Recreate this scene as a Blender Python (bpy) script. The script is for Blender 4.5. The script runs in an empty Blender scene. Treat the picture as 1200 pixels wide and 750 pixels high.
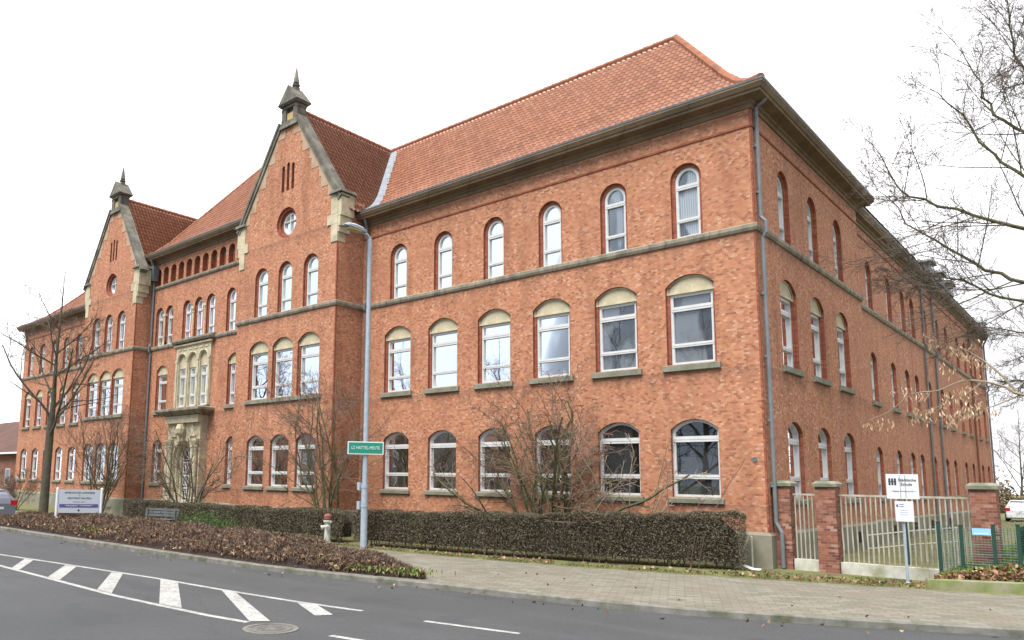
import bpy, bmesh, math, random
import numpy as np
from mathutils import Vector, Matrix

scene = bpy.context.scene
COL = scene.collection
PI = math.pi

# ------------------------------------------------------------------ camera
cam_d = bpy.data.cameras.new('camera')
cam = bpy.data.objects.new('camera', cam_d)
COL.objects.link(cam)
fw = Vector((-0.69121932, 0.71076583, 0.13049059))
rt = Vector((0.7182851, 0.69556064, 0.01618352))
up = Vector((-0.07926143, -0.1049158, 0.99131746)) if False else rt.cross(fw)
M = Matrix((rt, up, -fw)).transposed().to_4x4()
M.translation = Vector((7.315, -22.138, 2.188))
cam.matrix_world = M
cam_d.sensor_width = 36.0
cam_d.lens = 893.2 / 1200 * 36
cam_d.shift_x = (600 - 463.6) / 1200
cam_d.shift_y = (445.2 - 375) / 1200
cam_d.clip_start = 0.1
cam_d.clip_end = 1500
scene.camera = cam

# ------------------------------------------------------------------ sky, sun, exposure
SUN_EL, SUN_AZ = math.radians(60), Vector((0.06, -0.998))       # the veiled sun stands in front of the facade, to the left
world = bpy.data.worlds.new('World')
scene.world = world
world.use_nodes = True
nt = world.node_tree
nt.nodes.clear()
w_out = nt.nodes.new('ShaderNodeOutputWorld')
w_bg = nt.nodes.new('ShaderNodeBackground')
w_sky = nt.nodes.new('ShaderNodeTexSky')
w_sky.sky_type = 'NISHITA'
w_sky.sun_disc = False
w_sky.dust_density = 0.3
w_sky.sun_elevation = SUN_EL
w_sky.sun_rotation = math.atan2(SUN_AZ.x, SUN_AZ.y)
w_tc = nt.nodes.new('ShaderNodeTexCoord')
w_no = nt.nodes.new('ShaderNodeTexNoise')
w_no.inputs['Scale'].default_value = 3.2
w_no.inputs['Detail'].default_value = 6
w_no.inputs['Roughness'].default_value = 0.55
w_sp = nt.nodes.new('ShaderNodeSeparateXYZ')
w_m1 = nt.nodes.new('ShaderNodeMath'); w_m1.operation = 'MULTIPLY_ADD'
w_m1.inputs[1].default_value = 0.34; w_m1.inputs[2].default_value = 0.08
w_m2 = nt.nodes.new('ShaderNodeMath'); w_m2.operation = 'ADD'
w_mr = nt.nodes.new('ShaderNodeMapRange')
w_mr.inputs['From Min'].default_value = 0.40; w_mr.inputs['From Max'].default_value = 0.62
w_mr.inputs['To Min'].default_value = 0.15; w_mr.inputs['To Max'].default_value = 1.0
w_mx = nt.nodes.new('ShaderNodeMix'); w_mx.data_type = 'RGBA'
w_cl = nt.nodes.new('ShaderNodeMapRange')                # thin bright veil behind the school, greyer cloud over the street
w_cl.inputs['From Min'].default_value = -0.7; w_cl.inputs['From Max'].default_value = 0.45
w_cl.inputs['To Min'].default_value = 4.8; w_cl.inputs['To Max'].default_value = 4.6
w_cc = nt.nodes.new('ShaderNodeCombineXYZ')
nt.links.new(w_sp.outputs['Y'], w_cl.inputs['Value'])
w_n2 = nt.nodes.new('ShaderNodeTexNoise'); w_n2.inputs['Scale'].default_value = 2.1; w_n2.inputs['Detail'].default_value = 7
w_r2 = nt.nodes.new('ShaderNodeMapRange'); w_r2.inputs['From Min'].default_value = .35; w_r2.inputs['From Max'].default_value = .6
w_r2.inputs['To Min'].default_value = .66; w_r2.inputs['To Max'].default_value = 1.35
w_mu = nt.nodes.new('ShaderNodeMath'); w_mu.operation = 'MULTIPLY'
nt.links.new(w_tc.outputs['Generated'], w_n2.inputs['Vector']); nt.links.new(w_n2.outputs['Fac'], w_r2.inputs['Value'])
nt.links.new(w_cl.outputs[0], w_mu.inputs[0]); nt.links.new(w_r2.outputs[0], w_mu.inputs[1])
w_b3 = nt.nodes.new('ShaderNodeMath'); w_b3.operation = 'MULTIPLY'; w_b3.inputs[1].default_value = 1.035
nt.links.new(w_mu.outputs[0], w_b3.inputs[0])
for i_ in range(2): nt.links.new(w_mu.outputs[0], w_cc.inputs[i_])
nt.links.new(w_b3.outputs[0], w_cc.inputs[2])
nt.links.new(w_cc.outputs[0], w_mx.inputs[7])
L_ = nt.links.new
L_(w_tc.outputs['Generated'], w_no.inputs['Vector'])
L_(w_tc.outputs['Generated'], w_sp.inputs[0])
L_(w_sp.outputs['Y'], w_m1.inputs[0])
L_(w_m1.outputs[0], w_m2.inputs[0])
L_(w_no.outputs['Fac'], w_m2.inputs[1])
L_(w_m2.outputs[0], w_mr.inputs['Value'])
L_(w_mr.outputs[0], w_mx.inputs[0])
w_dk = nt.nodes.new('ShaderNodeMix'); w_dk.data_type = 'RGBA'; w_dk.blend_type = 'DARKEN'; w_dk.inputs[0].default_value = 1.0
w_dk.inputs[7].default_value = (2.6, 3.15, 3.95, 1)      # high haze takes the glare off the clear patches
L_(w_sky.outputs[0], w_dk.inputs[6]); L_(w_dk.outputs[2], w_mx.inputs[6])
L_(w_mx.outputs[2], w_bg.inputs['Color'])
w_bg.inputs['Strength'].default_value = 0.125
L_(w_bg.outputs[0], w_out.inputs['Surface'])

sun_d = bpy.data.lights.new('sun', 'SUN')
sun_d.energy = 2.7
sun_d.angle = math.radians(38)
sun_d.color = (1.0, 0.96, 0.90)
sun = bpy.data.objects.new('sun', sun_d)
COL.objects.link(sun)
sdir = Vector((SUN_AZ.x * math.cos(SUN_EL), SUN_AZ.y * math.cos(SUN_EL), math.sin(SUN_EL)))
sun.rotation_euler = sdir.to_track_quat('Z', 'Y').to_euler()
sun.location = (-20, -40, 40)

scene.view_settings.view_transform = 'Standard'
scene.view_settings.look = 'None'
scene.view_settings.gamma = 1.0
scene.view_settings.exposure = 1.38
scene.view_settings.use_curve_mapping = False
scene.render.engine = 'CYCLES'
scene.cycles.max_bounces = 6
scene.cycles.use_adaptive_sampling = True

# ------------------------------------------------------------------ materials
def mat(name, color=(.5, .5, .5), rough=.8, spec=.3, metal=0.0):
    m = bpy.data.materials.new(name)
    m.use_nodes = True
    b = m.node_tree.nodes['Principled BSDF']
    b.inputs['Base Color'].default_value = (*color, 1)
    b.inputs['Roughness'].default_value = rough
    b.inputs['Specular IOR Level'].default_value = spec
    b.inputs['Metallic'].default_value = metal
    return m

class G:
    """small node-graph helper"""
    def __init__(s, m):
        s.m = m; s.nt = m.node_tree; s.b = s.nt.nodes['Principled BSDF']
    def n(s, t, **kw):
        x = s.nt.nodes.new(t)
        for k, v in kw.items(): setattr(x, k, v)
        return x
    def l(s, a, b): s.nt.links.new(a, b)
    def put(s, sock, v):
        if isinstance(v, (int, float)): sock.default_value = v
        elif isinstance(v, tuple):
            sock.default_value = (*v, 1) if len(v) == 3 and sock.type == 'RGBA' else v
        else: s.l(v, sock)
    def math(s, op, a, b=0.0, c=0.0):
        x = s.n('ShaderNodeMath', operation=op)
        s.put(x.inputs[0], a); s.put(x.inputs[1], b)
        if op in ('MULTIPLY_ADD', 'COMPARE', 'SMOOTH_MIN'): s.put(x.inputs[2], c)
        return x.outputs[0]
    def mix(s, f, a, b, blend='MIX'):
        x = s.n('ShaderNodeMix', data_type='RGBA', blend_type=blend)
        s.put(x.inputs[0], f); s.put(x.inputs[6], a); s.put(x.inputs[7], b)
        return x.outputs[2]
    def obj(s): return s.n('ShaderNodeTexCoord').outputs['Object']
    def sep(s, v):
        x = s.n('ShaderNodeSeparateXYZ'); s.l(v, x.inputs[0]); return x.outputs
    def comb(s, a, b, c=0.0):
        x = s.n('ShaderNodeCombineXYZ')
        for i, v in enumerate((a, b, c)): s.put(x.inputs[i], v)
        return x.outputs[0]
    def noise(s, vec, scale, detail=4, rough=.55):
        x = s.n('ShaderNodeTexNoise')
        s.l(vec, x.inputs['Vector'])
        x.inputs['Scale'].default_value = scale; x.inputs['Detail'].default_value = detail
        x.inputs['Roughness'].default_value = rough
        return x.outputs['Fac']
    def white(s, vec):
        x = s.n('ShaderNodeTexWhiteNoise', noise_dimensions='2D'); s.l(vec, x.inputs['Vector']); return x.outputs['Value']
    def ramp(s, f, stops, interp='LINEAR'):
        x = s.n('ShaderNodeValToRGB'); s.l(f, x.inputs[0])
        r = x.color_ramp; r.interpolation = interp
        while len(r.elements) < len(stops): r.elements.new(.5)
        for e, (p, c) in zip(r.elements, stops): e.position = p; e.color = (*c, 1)
        return x.outputs[0]
    def rng(s, v, a, b, c=0.0, d=1.0):
        x = s.n('ShaderNodeMapRange'); s.put(x.inputs[0], v)
        for i, q in enumerate((a, b, c, d)): x.inputs[1 + i].default_value = q
        return x.outputs[0]
    def bump(s, h, strength=.4, dist=.02):
        x = s.n('ShaderNodeBump'); x.inputs['Strength'].default_value = strength; x.inputs['Distance'].default_value = dist
        s.l(h, x.inputs['Height']); s.l(x.outputs[0], s.b.inputs['Normal'])
    def col(s, c): s.put(s.b.inputs['Base Color'], c)

def brick_mat(name, stops, mortar, mortar_mix=.55, bw=.25, bh=.0815, band=True, tint=1.0):
    m = mat(name, rough=.85, spec=.2); g = G(m)
    o = g.obj(); X = g.sep(o)
    u = g.math('ADD', X[0], X[1]); v = X[2]
    vr = g.math('DIVIDE', v, bh); row = g.math('FLOOR', vr); fv = g.math('FRACT', vr)
    par = g.math('FRACT', g.math('MULTIPLY', row, .5))
    ur = g.math('ADD', g.math('DIVIDE', u, bw), par)
    colm = g.math('FLOOR', ur); fu = g.math('FRACT', ur)
    rnd = g.white(g.comb(colm, row))
    c = g.ramp(rnd, stops)
    mu = g.math('LESS_THAN', fu, .05); mv = g.math('LESS_THAN', fv, .14)
    mm = g.math('MULTIPLY', g.math('MAXIMUM', mu, mv), mortar_mix)
    big = g.noise(o, .35, 4); med = g.noise(o, 1.7, 5)
    c = g.mix(g.rng(big, .35, .65, 0, .35), c, tuple(x * .70 for x in stops[2][1]))
    c = g.mix(g.rng(med, .50, .75, 0, .35), c, tuple(min(1, x * 1.08 + .02) for x in stops[3][1]))
    if band:   # courses of harder, darker brick at the arch springings
        b1 = g.math('MULTIPLY', g.math('GREATER_THAN', v, 10.95), g.math('LESS_THAN', v, 11.35))
        b2 = g.math('MULTIPLY', g.math('GREATER_THAN', v, 3.55), g.math('LESS_THAN', v, 3.62))
        c = g.mix(g.math('MULTIPLY', g.math('MAXIMUM', b1, b2), .35), c, stops[1][1])
    c = g.mix(mm, c, mortar)
    # soot and damp runs, stretched downwards
    st = g.noise(g.comb(g.math('MULTIPLY', u, 1.6), g.math('MULTIPLY', v, .22)), 1.0, 5)
    c = g.mix(g.rng(st, .50, .74, 0, .5), c, (.16, .066, .042))
    for lv, dp in ((5.55, 1.0), (1.65, .55), (9.43, .8), (13.05, .9)):   # rain-washed dirt below sills and mouldings
        rn = g.noise(g.comb(g.math('MULTIPLY', u, 2.6), lv), 1.0, 4, .65)
        ln = g.math('ADD', dp * .15, g.math('MULTIPLY', g.rng(rn, .42, .68), dp))
        dz = g.math('SUBTRACT', lv, v)
        inside = g.math('MULTIPLY', g.math('GREATER_THAN', dz, 0.0), g.math('SUBTRACT', 1.0, g.math('MINIMUM', 1.0, g.math('DIVIDE', g.math('MAXIMUM', dz, 0.0), ln))))
        c = g.mix(g.math('MULTIPLY', inside, .42), c, (.14, .075, .055))
    pl_ = g.noise(o, 7.5, 3)
    c = g.mix(g.rng(pl_, .62, .74, 0, .3), c, (.50, .29, .18))
    g.col(c)
    g.bump(g.math('MULTIPLY', g.math('SUBTRACT', 1.0, g.math('MAXIMUM', mu, mv)), g.math('ADD', .6, g.math('MULTIPLY', rnd, .4))), .5, .012)
    return m

BRICK = brick_mat('brick', [(0, (.20, .085, .052)), (.16, (.335, .137, .076)), (.45, (.405, .175, .096)), (.78, (.44, .202, .112)), (.94, (.475, .25, .155)), (1, (.52, .33, .235))], (.385, .23, .15), .38, .105, .060)
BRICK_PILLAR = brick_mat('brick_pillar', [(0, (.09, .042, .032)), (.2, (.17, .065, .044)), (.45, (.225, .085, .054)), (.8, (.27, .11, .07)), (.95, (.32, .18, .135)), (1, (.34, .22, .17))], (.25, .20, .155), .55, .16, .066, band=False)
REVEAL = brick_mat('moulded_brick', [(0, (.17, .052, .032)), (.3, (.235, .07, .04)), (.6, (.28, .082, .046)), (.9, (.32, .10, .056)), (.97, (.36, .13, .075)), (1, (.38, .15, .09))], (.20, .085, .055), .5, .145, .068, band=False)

def rough_mat(name, c1, c2, scale=3, rough=.85, c3=None, spec=.25, bump=.3, stretch=None, metal=0, joints=0):
    m = mat(name, rough=rough, spec=spec, metal=metal); g = G(m)
    o = g.obj()
    f = g.noise(o, scale, 6, .6)
    c = g.mix(g.rng(f, .33, .67), c1, c2)
    if c3:
        if stretch:
            X = g.sep(o); v = g.comb(g.math('MULTIPLY', g.math('ADD', X[0], X[1]), stretch), X[2])
        else: v = o
        f2 = g.noise(v, scale * .45, 5)
        c = g.mix(g.rng(f2, .48, .7), c, c3)
    if joints:
        X = g.sep(o); fj = g.math('FRACT', g.math('DIVIDE', g.math('ADD', X[0], X[1]), joints))
        c = g.mix(g.math('MULTIPLY', g.math('LESS_THAN', fj, .018), .7), c, (.06, .055, .045))
    g.col(c)
    if bump: g.bump(g.noise(o, scale * 6, 4), bump, .01)
    return m

STONE = rough_mat('sandstone', (.40, .34, .22), (.50, .44, .31), 4, c3=(.27, .25, .17))
QUOIN = rough_mat('brown_sandstone', (.34, .24, .16), (.38, .28, .19), 4, c3=(.29, .175, .11))
SILL = rough_mat('weathered_sill', (.16, .155, .12), (.24, .23, .18), 5, c3=(.11, .125, .075))
STRING = rough_mat('weathered_string', (.19, .165, .125), (.28, .245, .185), 2.5, c3=(.11, .10, .08), stretch=3, joints=1.35)
COPING = rough_mat('sooty_stone', (.075, .07, .058), (.14, .13, .105), 3, c3=(.21, .195, .145))
CORNICE = rough_mat('painted_cornice', (.145, .102, .064), (.19, .137, .087), 2, c3=(.10, .074, .05), stretch=.6, bump=.1, joints=2.1)
PLINTH = rough_mat('render_plinth', (.17, .16, .12), (.25, .235, .18), 1.5, c3=(.10, .11, .065), stretch=1.5)
ZINC = rough_mat('zinc', (.26, .29, .32), (.36, .40, .44), 3, rough=.45, spec=.5, bump=.05)
FLASH = rough_mat('lead_flashing', (.17, .195, .22), (.24, .265, .29), 3, rough=.6, spec=.3, bump=.05)
PIPE = rough_mat('weathered_zinc_pipe', (.11, .122, .132), (.16, .172, .182), 3, rough=.5, spec=.4, bump=.05)
ZINC_DARK = rough_mat('dark_zinc', (.08, .085, .09), (.13, .135, .14), 3, rough=.5, spec=.5, bump=.05)
GALV = rough_mat('galvanised_steel', (.25, .29, .33), (.33, .37, .41), 8, rough=.45, spec=.5, bump=0)
WHITE = rough_mat('white_frame', (.48, .48, .465), (.55, .55, .535), 3, rough=.4, spec=.4, bump=0)
WHITE_PAINT = rough_mat('aged_white_paint', (.33, .31, .255), (.42, .395, .33), 4, rough=.6, c3=(.24, .18, .115), bump=.05)
LIGHT_CONCRETE = rough_mat('pale_concrete', (.44, .42, .37), (.56, .54, .48), 4, c3=(.26, .25, .17))
MOSSY = rough_mat('mossy_kerbstone', (.13, .15, .05), (.20, .22, .09), 4, c3=(.26, .24, .17))
BLACK = mat('black_rubber', (.02, .02, .02), .7)
DARK = mat('dark_void', (.012, .012, .013), .9)
RUST = rough_mat('rusty_pipe', (.12, .05, .035), (.2, .08, .05), 5)
GREEN_PAINT = mat('green_paint', (.010, .045, .032), .5, .4)
SIGN_GREEN = mat('sign_green', (.0, .20, .12), .4, .5)
SIGN_WHITE = mat('sign_white', (.60, .62, .635), .4, .5)
BOARD_GREY = mat('board_grey', (.37, .395, .425), .45, .4)
SIGN_BLUE = mat('sign_blue', (.22, .46, .74), .45, .4)
INK = mat('dark_ink', (.04, .04, .05), .6)
INK_PURPLE = mat('purple_ink', (.085, .06, .20), .5)
INK_GREY = mat('grey_ink', (.22, .23, .26), .6)
RED_PAINT = mat('red_paint', (.20, .07, .05), .7)
CREAM = rough_mat('cream_paint', (.34, .34, .29), (.44, .44, .38), 9, rough=.6, c3=(.32, .33, .28), bump=.05)
OCHRE = mat('gilded_relief', (.42, .31, .13), .7)

def glass(name, tone, ior=1.75, stripes=0.0):
    m = bpy.data.materials.new(name); m.use_nodes = True
    t = m.node_tree; t.nodes.clear()
    out = t.nodes.new('ShaderNodeOutputMaterial'); mx = t.nodes.new('ShaderNodeMixShader')
    d = t.nodes.new('ShaderNodeBsdfDiffuse'); gl = t.nodes.new('ShaderNodeBsdfGlossy'); fr = t.nodes.new('ShaderNodeFresnel')
    d.inputs['Color'].default_value = (*tone, 1)
    if stripes:
        tc = t.nodes.new('ShaderNodeTexCoord'); wv = t.nodes.new('ShaderNodeTexWave')
        wv.wave_type = 'BANDS'; wv.bands_direction = 'X'
        wv.inputs['Scale'].default_value = 4.5; wv.inputs['Distortion'].default_value = 2.0
        wv.inputs['Detail Scale'].default_value = .4
        rp = t.nodes.new('ShaderNodeValToRGB')
        rp.color_ramp.elements[0].color = (*[c * (1 - stripes) for c in tone], 1)
        rp.color_ramp.elements[1].color = (*[min(1, c * (1 + stripes)) for c in tone], 1)
        t.links.new(tc.outputs['Object'], wv.inputs['Vector']); t.links.new(wv.outputs['Fac'], rp.inputs[0])
        t.links.new(rp.outputs[0], d.inputs['Color'])
    tcg = t.nodes.new('ShaderNodeTexCoord'); nzg = t.nodes.new('ShaderNodeTexNoise'); bp = t.nodes.new('ShaderNodeBump'); oi = t.nodes.new('ShaderNodeObjectInfo')
    ad = t.nodes.new('ShaderNodeVectorMath'); ad.operation = 'ADD'
    t.links.new(tcg.outputs['Object'], ad.inputs[0]); t.links.new(oi.outputs['Location'], ad.inputs[1]); t.links.new(ad.outputs[0], nzg.inputs['Vector'])
    nzg.inputs['Scale'].default_value = 1.1; nzg.inputs['Detail'].default_value = 1; bp.inputs['Strength'].default_value = .35; bp.inputs['Distance'].default_value = .012
    t.links.new(nzg.outputs['Fac'], bp.inputs['Height']); t.links.new(bp.outputs[0], gl.inputs['Normal'])
    hs = t.nodes.new('ShaderNodeMapRange'); hs.inputs['To Min'].default_value = .65; hs.inputs['To Max'].default_value = 1.35; t.links.new(oi.outputs['Random'], hs.inputs['Value'])
    src = d.inputs['Color'].links[0].from_socket if d.inputs['Color'].is_linked else None
    ml = t.nodes.new('ShaderNodeVectorMath'); ml.operation = 'SCALE'; ml.inputs[0].default_value = tone
    if src: t.links.new(src, ml.inputs[0])
    nzc = t.nodes.new('ShaderNodeTexNoise'); nzc.inputs['Scale'].default_value = 1.0; nzc.inputs['Detail'].default_value = 1.5
    mpc = t.nodes.new('ShaderNodeMapping'); mpc.inputs['Scale'].default_value = (1.7, 1.7, .45); t.links.new(ad.outputs[0], mpc.inputs[0]); t.links.new(mpc.outputs[0], nzc.inputs['Vector'])
    rc = t.nodes.new('ShaderNodeMapRange'); rc.inputs['From Min'].default_value = .44; rc.inputs['From Max'].default_value = .50; rc.inputs['To Min'].default_value = .28; rc.inputs['To Max'].default_value = 1.15
    t.links.new(nzc.outputs['Fac'], rc.inputs['Value'])
    mlc = t.nodes.new('ShaderNodeMath'); mlc.operation = 'MULTIPLY'; t.links.new(hs.outputs[0], mlc.inputs[0]); t.links.new(rc.outputs[0], mlc.inputs[1])
    t.links.new(mlc.outputs[0], ml.inputs['Scale']); t.links.new(ml.outputs[0], d.inputs['Color'])
    gl.inputs['Roughness'].default_value = .015; gl.inputs['Color'].default_value = (.95, .97, 1, 1)
    fr.inputs['IOR'].default_value = ior
    t.links.new(fr.outputs[0], mx.inputs[0]); t.links.new(d.outputs[0], mx.inputs[1]); t.links.new(gl.outputs[0], mx.inputs[2])
    t.links.new(mx.outputs[0], out.inputs['Surface'])
    return m
GL_DARK = glass('pane_before_dark_room', (.030, .033, .034), 1.8)
GL_MID = glass('pane_before_grey_blind', (.10, .11, .12), 1.78)
GL_CURT = glass('pane_before_curtain', (.15, .165, .18), 1.9, .4)
GL_PALE = glass('pane_before_white_curtain', (.17, .19, .205), 1.72, .2)
GL_BLIND = glass('pane_before_white_blind', (.36, .38, .38), 1.75, .08)
GL = {'dark': GL_DARK, 'mid': GL_MID, 'curtain': GL_CURT, 'pale': GL_PALE, 'blind': GL_BLIND}

def tile_mat():
    m = mat('clay_pantile', rough=.42, spec=.45); g = G(m)
    at = g.n('ShaderNodeUVMap'); at.uv_map = 'tile'
    X = g.sep(at.outputs[0])
    r = g.white(g.comb(g.math('FLOOR', X[0]), g.math('FLOOR', X[1])))
    c = g.ramp(r, [(0, (.34, .132, .07)), (.3, (.42, .168, .09)), (.7, (.46, .19, .102)), (1, (.50, .22, .125))])
    o = g.obj(); f = g.noise(o, .5, 5)
    c = g.mix(g.rng(f, .5, .75, 0, .4), c, (.25, .115, .065))
    # gaps at each tile's edge and head
    fu = g.math('FRACT', X[0]); fv = g.math('FRACT', X[1])
    gap = g.math('MAXIMUM', g.math('LESS_THAN', fu, .20), g.math('LESS_THAN', fv, .16))
    c = g.mix(g.math('MULTIPLY', gap, .75), c, (.10, .035, .025))
    g.col(c)
    return m
TILE = tile_mat()
TILE_PLAIN = rough_mat('clay_ridge_tile', (.25, .10, .06), (.31, .135, .082), 5, rough=.85, c3=(.18, .085, .055), spec=.1)

def asphalt():
    m = mat('asphalt', rough=.82, spec=.35); g = G(m); o = g.obj()
    f = g.noise(o, .25, 6, .6); f2 = g.noise(o, 60, 3); X = g.sep(o)
    st = g.noise(g.comb(g.math('MULTIPLY', X[0], .12), g.math('MULTIPLY', X[1], 1.3)), 1.0, 5)
    c = g.mix(g.rng(f, .35, .65), (.032, .033, .0335), (.048, .049, .050))
    c = g.mix(g.rng(st, .5, .72, 0, .55), c, (.064, .065, .066))
    c = g.mix(g.rng(f2, .35, .7, 0, .5), c, (.11, .112, .115))
    f5 = g.noise(o, 9, 5, .7); c = g.mix(g.rng(f5, .42, .66, 0, .45), c, (.042, .044, .047))
    f6 = g.noise(g.comb(g.math('MULTIPLY', X[0], .5), g.math('MULTIPLY', X[1], .9)), 1.0, 2); c = g.mix(g.rng(f6, .60, .63, 0, .4), c, (.038, .04, .043))
    vo = g.n('ShaderNodeTexVoronoi', feature='DISTANCE_TO_EDGE'); vo.inputs['Scale'].default_value = .22
    nz = g.n('ShaderNodeTexNoise'); nz.inputs['Scale'].default_value = 1.3
    g.l(o, nz.inputs['Vector'])
    mxv = g.n('ShaderNodeMix', data_type='VECTOR'); mxv.inputs[0].default_value = .12
    g.l(o, mxv.inputs[4]); g.l(nz.outputs['Color'], mxv.inputs[5]); g.l(mxv.outputs[1], vo.inputs['Vector'])
    c = g.mix(g.math('MULTIPLY', g.math('LESS_THAN', vo.outputs[0], .0015), .3), c, (.03, .03, .03))
    g.col(c); g.bump(f2, .35, .006)
    return m
ASPHALT = asphalt()
def road_paint():
    m = mat('worn_road_paint', rough=.7); g = G(m); o = g.obj()
    f = g.noise(o, 14, 5, .65); f2 = g.noise(o, 2.2, 4)
    c = g.mix(g.rng(f, .46, .66, 0, .75), (.36, .355, .335), (.14, .14, .138))
    g.col(g.mix(g.rng(f2, .48, .7, 0, .6), c, (.17, .168, .16)))
    return m
PAINT = road_paint()
def pavers():
    m = mat('concrete_pavers', rough=.85, spec=.25); g = G(m); o = g.obj()
    mp = g.n('ShaderNodeMapping'); mp.inputs['Rotation'].default_value = (0, 0, math.radians(-24)); g.l(o, mp.inputs[0])
    X = g.sep(mp.outputs[0])
    vr = g.math('DIVIDE', X[1], .19); row = g.math('FLOOR', vr); fv = g.math('FRACT', vr)
    ur = g.math('ADD', g.math('DIVIDE', X[0], .32), g.math('FRACT', g.math('MULTIPLY', row, .5)))
    fu = g.math('FRACT', ur)
    r = g.white(g.comb(g.math('FLOOR', ur), row))
    c = g.ramp(r, [(0, (.135, .125, .098)), (.5, (.175, .163, .13)), (1, (.215, .20, .162))])
    f = g.noise(o, .7, 5)
    c = g.mix(g.rng(f, .42, .66, 0, .6), c, (.18, .143, .11))
    f3 = g.noise(o, 1.5, 6, .65)
    c = g.mix(g.rng(f3, .56, .72, 0, .6), c, (.13, .135, .07))
    j = g.math('MAXIMUM', g.math('LESS_THAN', fu, .05), g.math('LESS_THAN', fv, .11))
    c = g.mix(g.math('MULTIPLY', j, .8), c, (.085, .08, .055))
    f4 = g.noise(o, 40, 2)
    c = g.mix(g.rng(f4, .45, .7, 0, .35), c, (.15, .135, .11))
    g.col(c); g.bump(g.math('SUBTRACT', 1.0, j), .5, .01)
    return m
PAVERS = pavers()
SOIL = rough_mat('mossy_soil', (.095, .105, .034), (.165, .16, .066), 2.2, c3=(.105, .08, .05), bump=.6)
GROUND = rough_mat('distant_ground', (.10, .11, .045), (.15, .14, .075), .6, c3=(.17, .15, .10))
KERB = rough_mat('kerb_stone', (.13, .125, .105), (.20, .19, .165), 5, c3=(.075, .08, .045))

def leafy(name, stops, rough=.7, trans=0.0):
    m = mat(name, rough=rough, spec=.2); g = G(m)
    ge = g.n('ShaderNodeNewGeometry')
    g.col(g.ramp(ge.outputs['Random Per Island'], stops))
    return m
HEDGE_LEAF = leafy('hedge_twig_and_leaf', [(0, (.05, .042, .027)), (.35, (.09, .076, .047)), (.65, (.125, .105, .066)), (.9, (.165, .138, .092)), (1, (.24, .20, .14))])
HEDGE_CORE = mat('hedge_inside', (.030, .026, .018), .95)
BANK_LEAF = leafy('cotoneaster_twig', [(0, (.06, .041, .03)), (.4, (.115, .078, .056)), (.75, (.165, .115, .084)), (.93, (.22, .155, .115)), (1, (.30, .18, .10))])
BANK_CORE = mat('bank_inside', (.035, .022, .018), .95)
GRASS = leafy('grass_blade', [(0, (.07, .11, .02)), (.5, (.13, .20, .035)), (.85, (.20, .27, .06)), (1, (.30, .30, .12))])
MOSS = leafy('moss_and_grass', [(0, (.05, .065, .018)), (.5, (.10, .115, .035)), (1, (.16, .165, .06))])
DEAD_LEAF = leafy('dead_leaf', [(0, (.07, .038, .022)), (.4, (.16, .085, .045)), (.75, (.26, .15, .08)), (1, (.42, .28, .17))])
SEED_LEAF = leafy('hanging_dry_leaf', [(0, (.34, .21, .13)), (.5, (.50, .34, .22)), (1, (.66, .50, .36))])
BERRY = leafy('red_bud', [(0, (.13, .03, .022)), (.6, (.20, .05, .035)), (1, (.26, .09, .055))])
def bark(name, a, b, c):
    return rough_mat(name, a, b, 6, c3=c, bump=.4)
BARK = bark('bark', (.055, .047, .035), (.10, .085, .062), (.075, .085, .035))
BARK_GREEN = bark('mossy_bark', (.06, .055, .03), (.115, .105, .055), (.09, .10, .035))
TWIG = mat('twig', (.13, .092, .068), .8)
TWIG_RED = mat('reddish_twig', (.15, .105, .075), .8)
TWIG_GREY = mat('grey_twig', (.13, .105, .085), .8)
TWIG_PALE = mat('pale_twig', (.26, .21, .15), .8)

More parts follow.
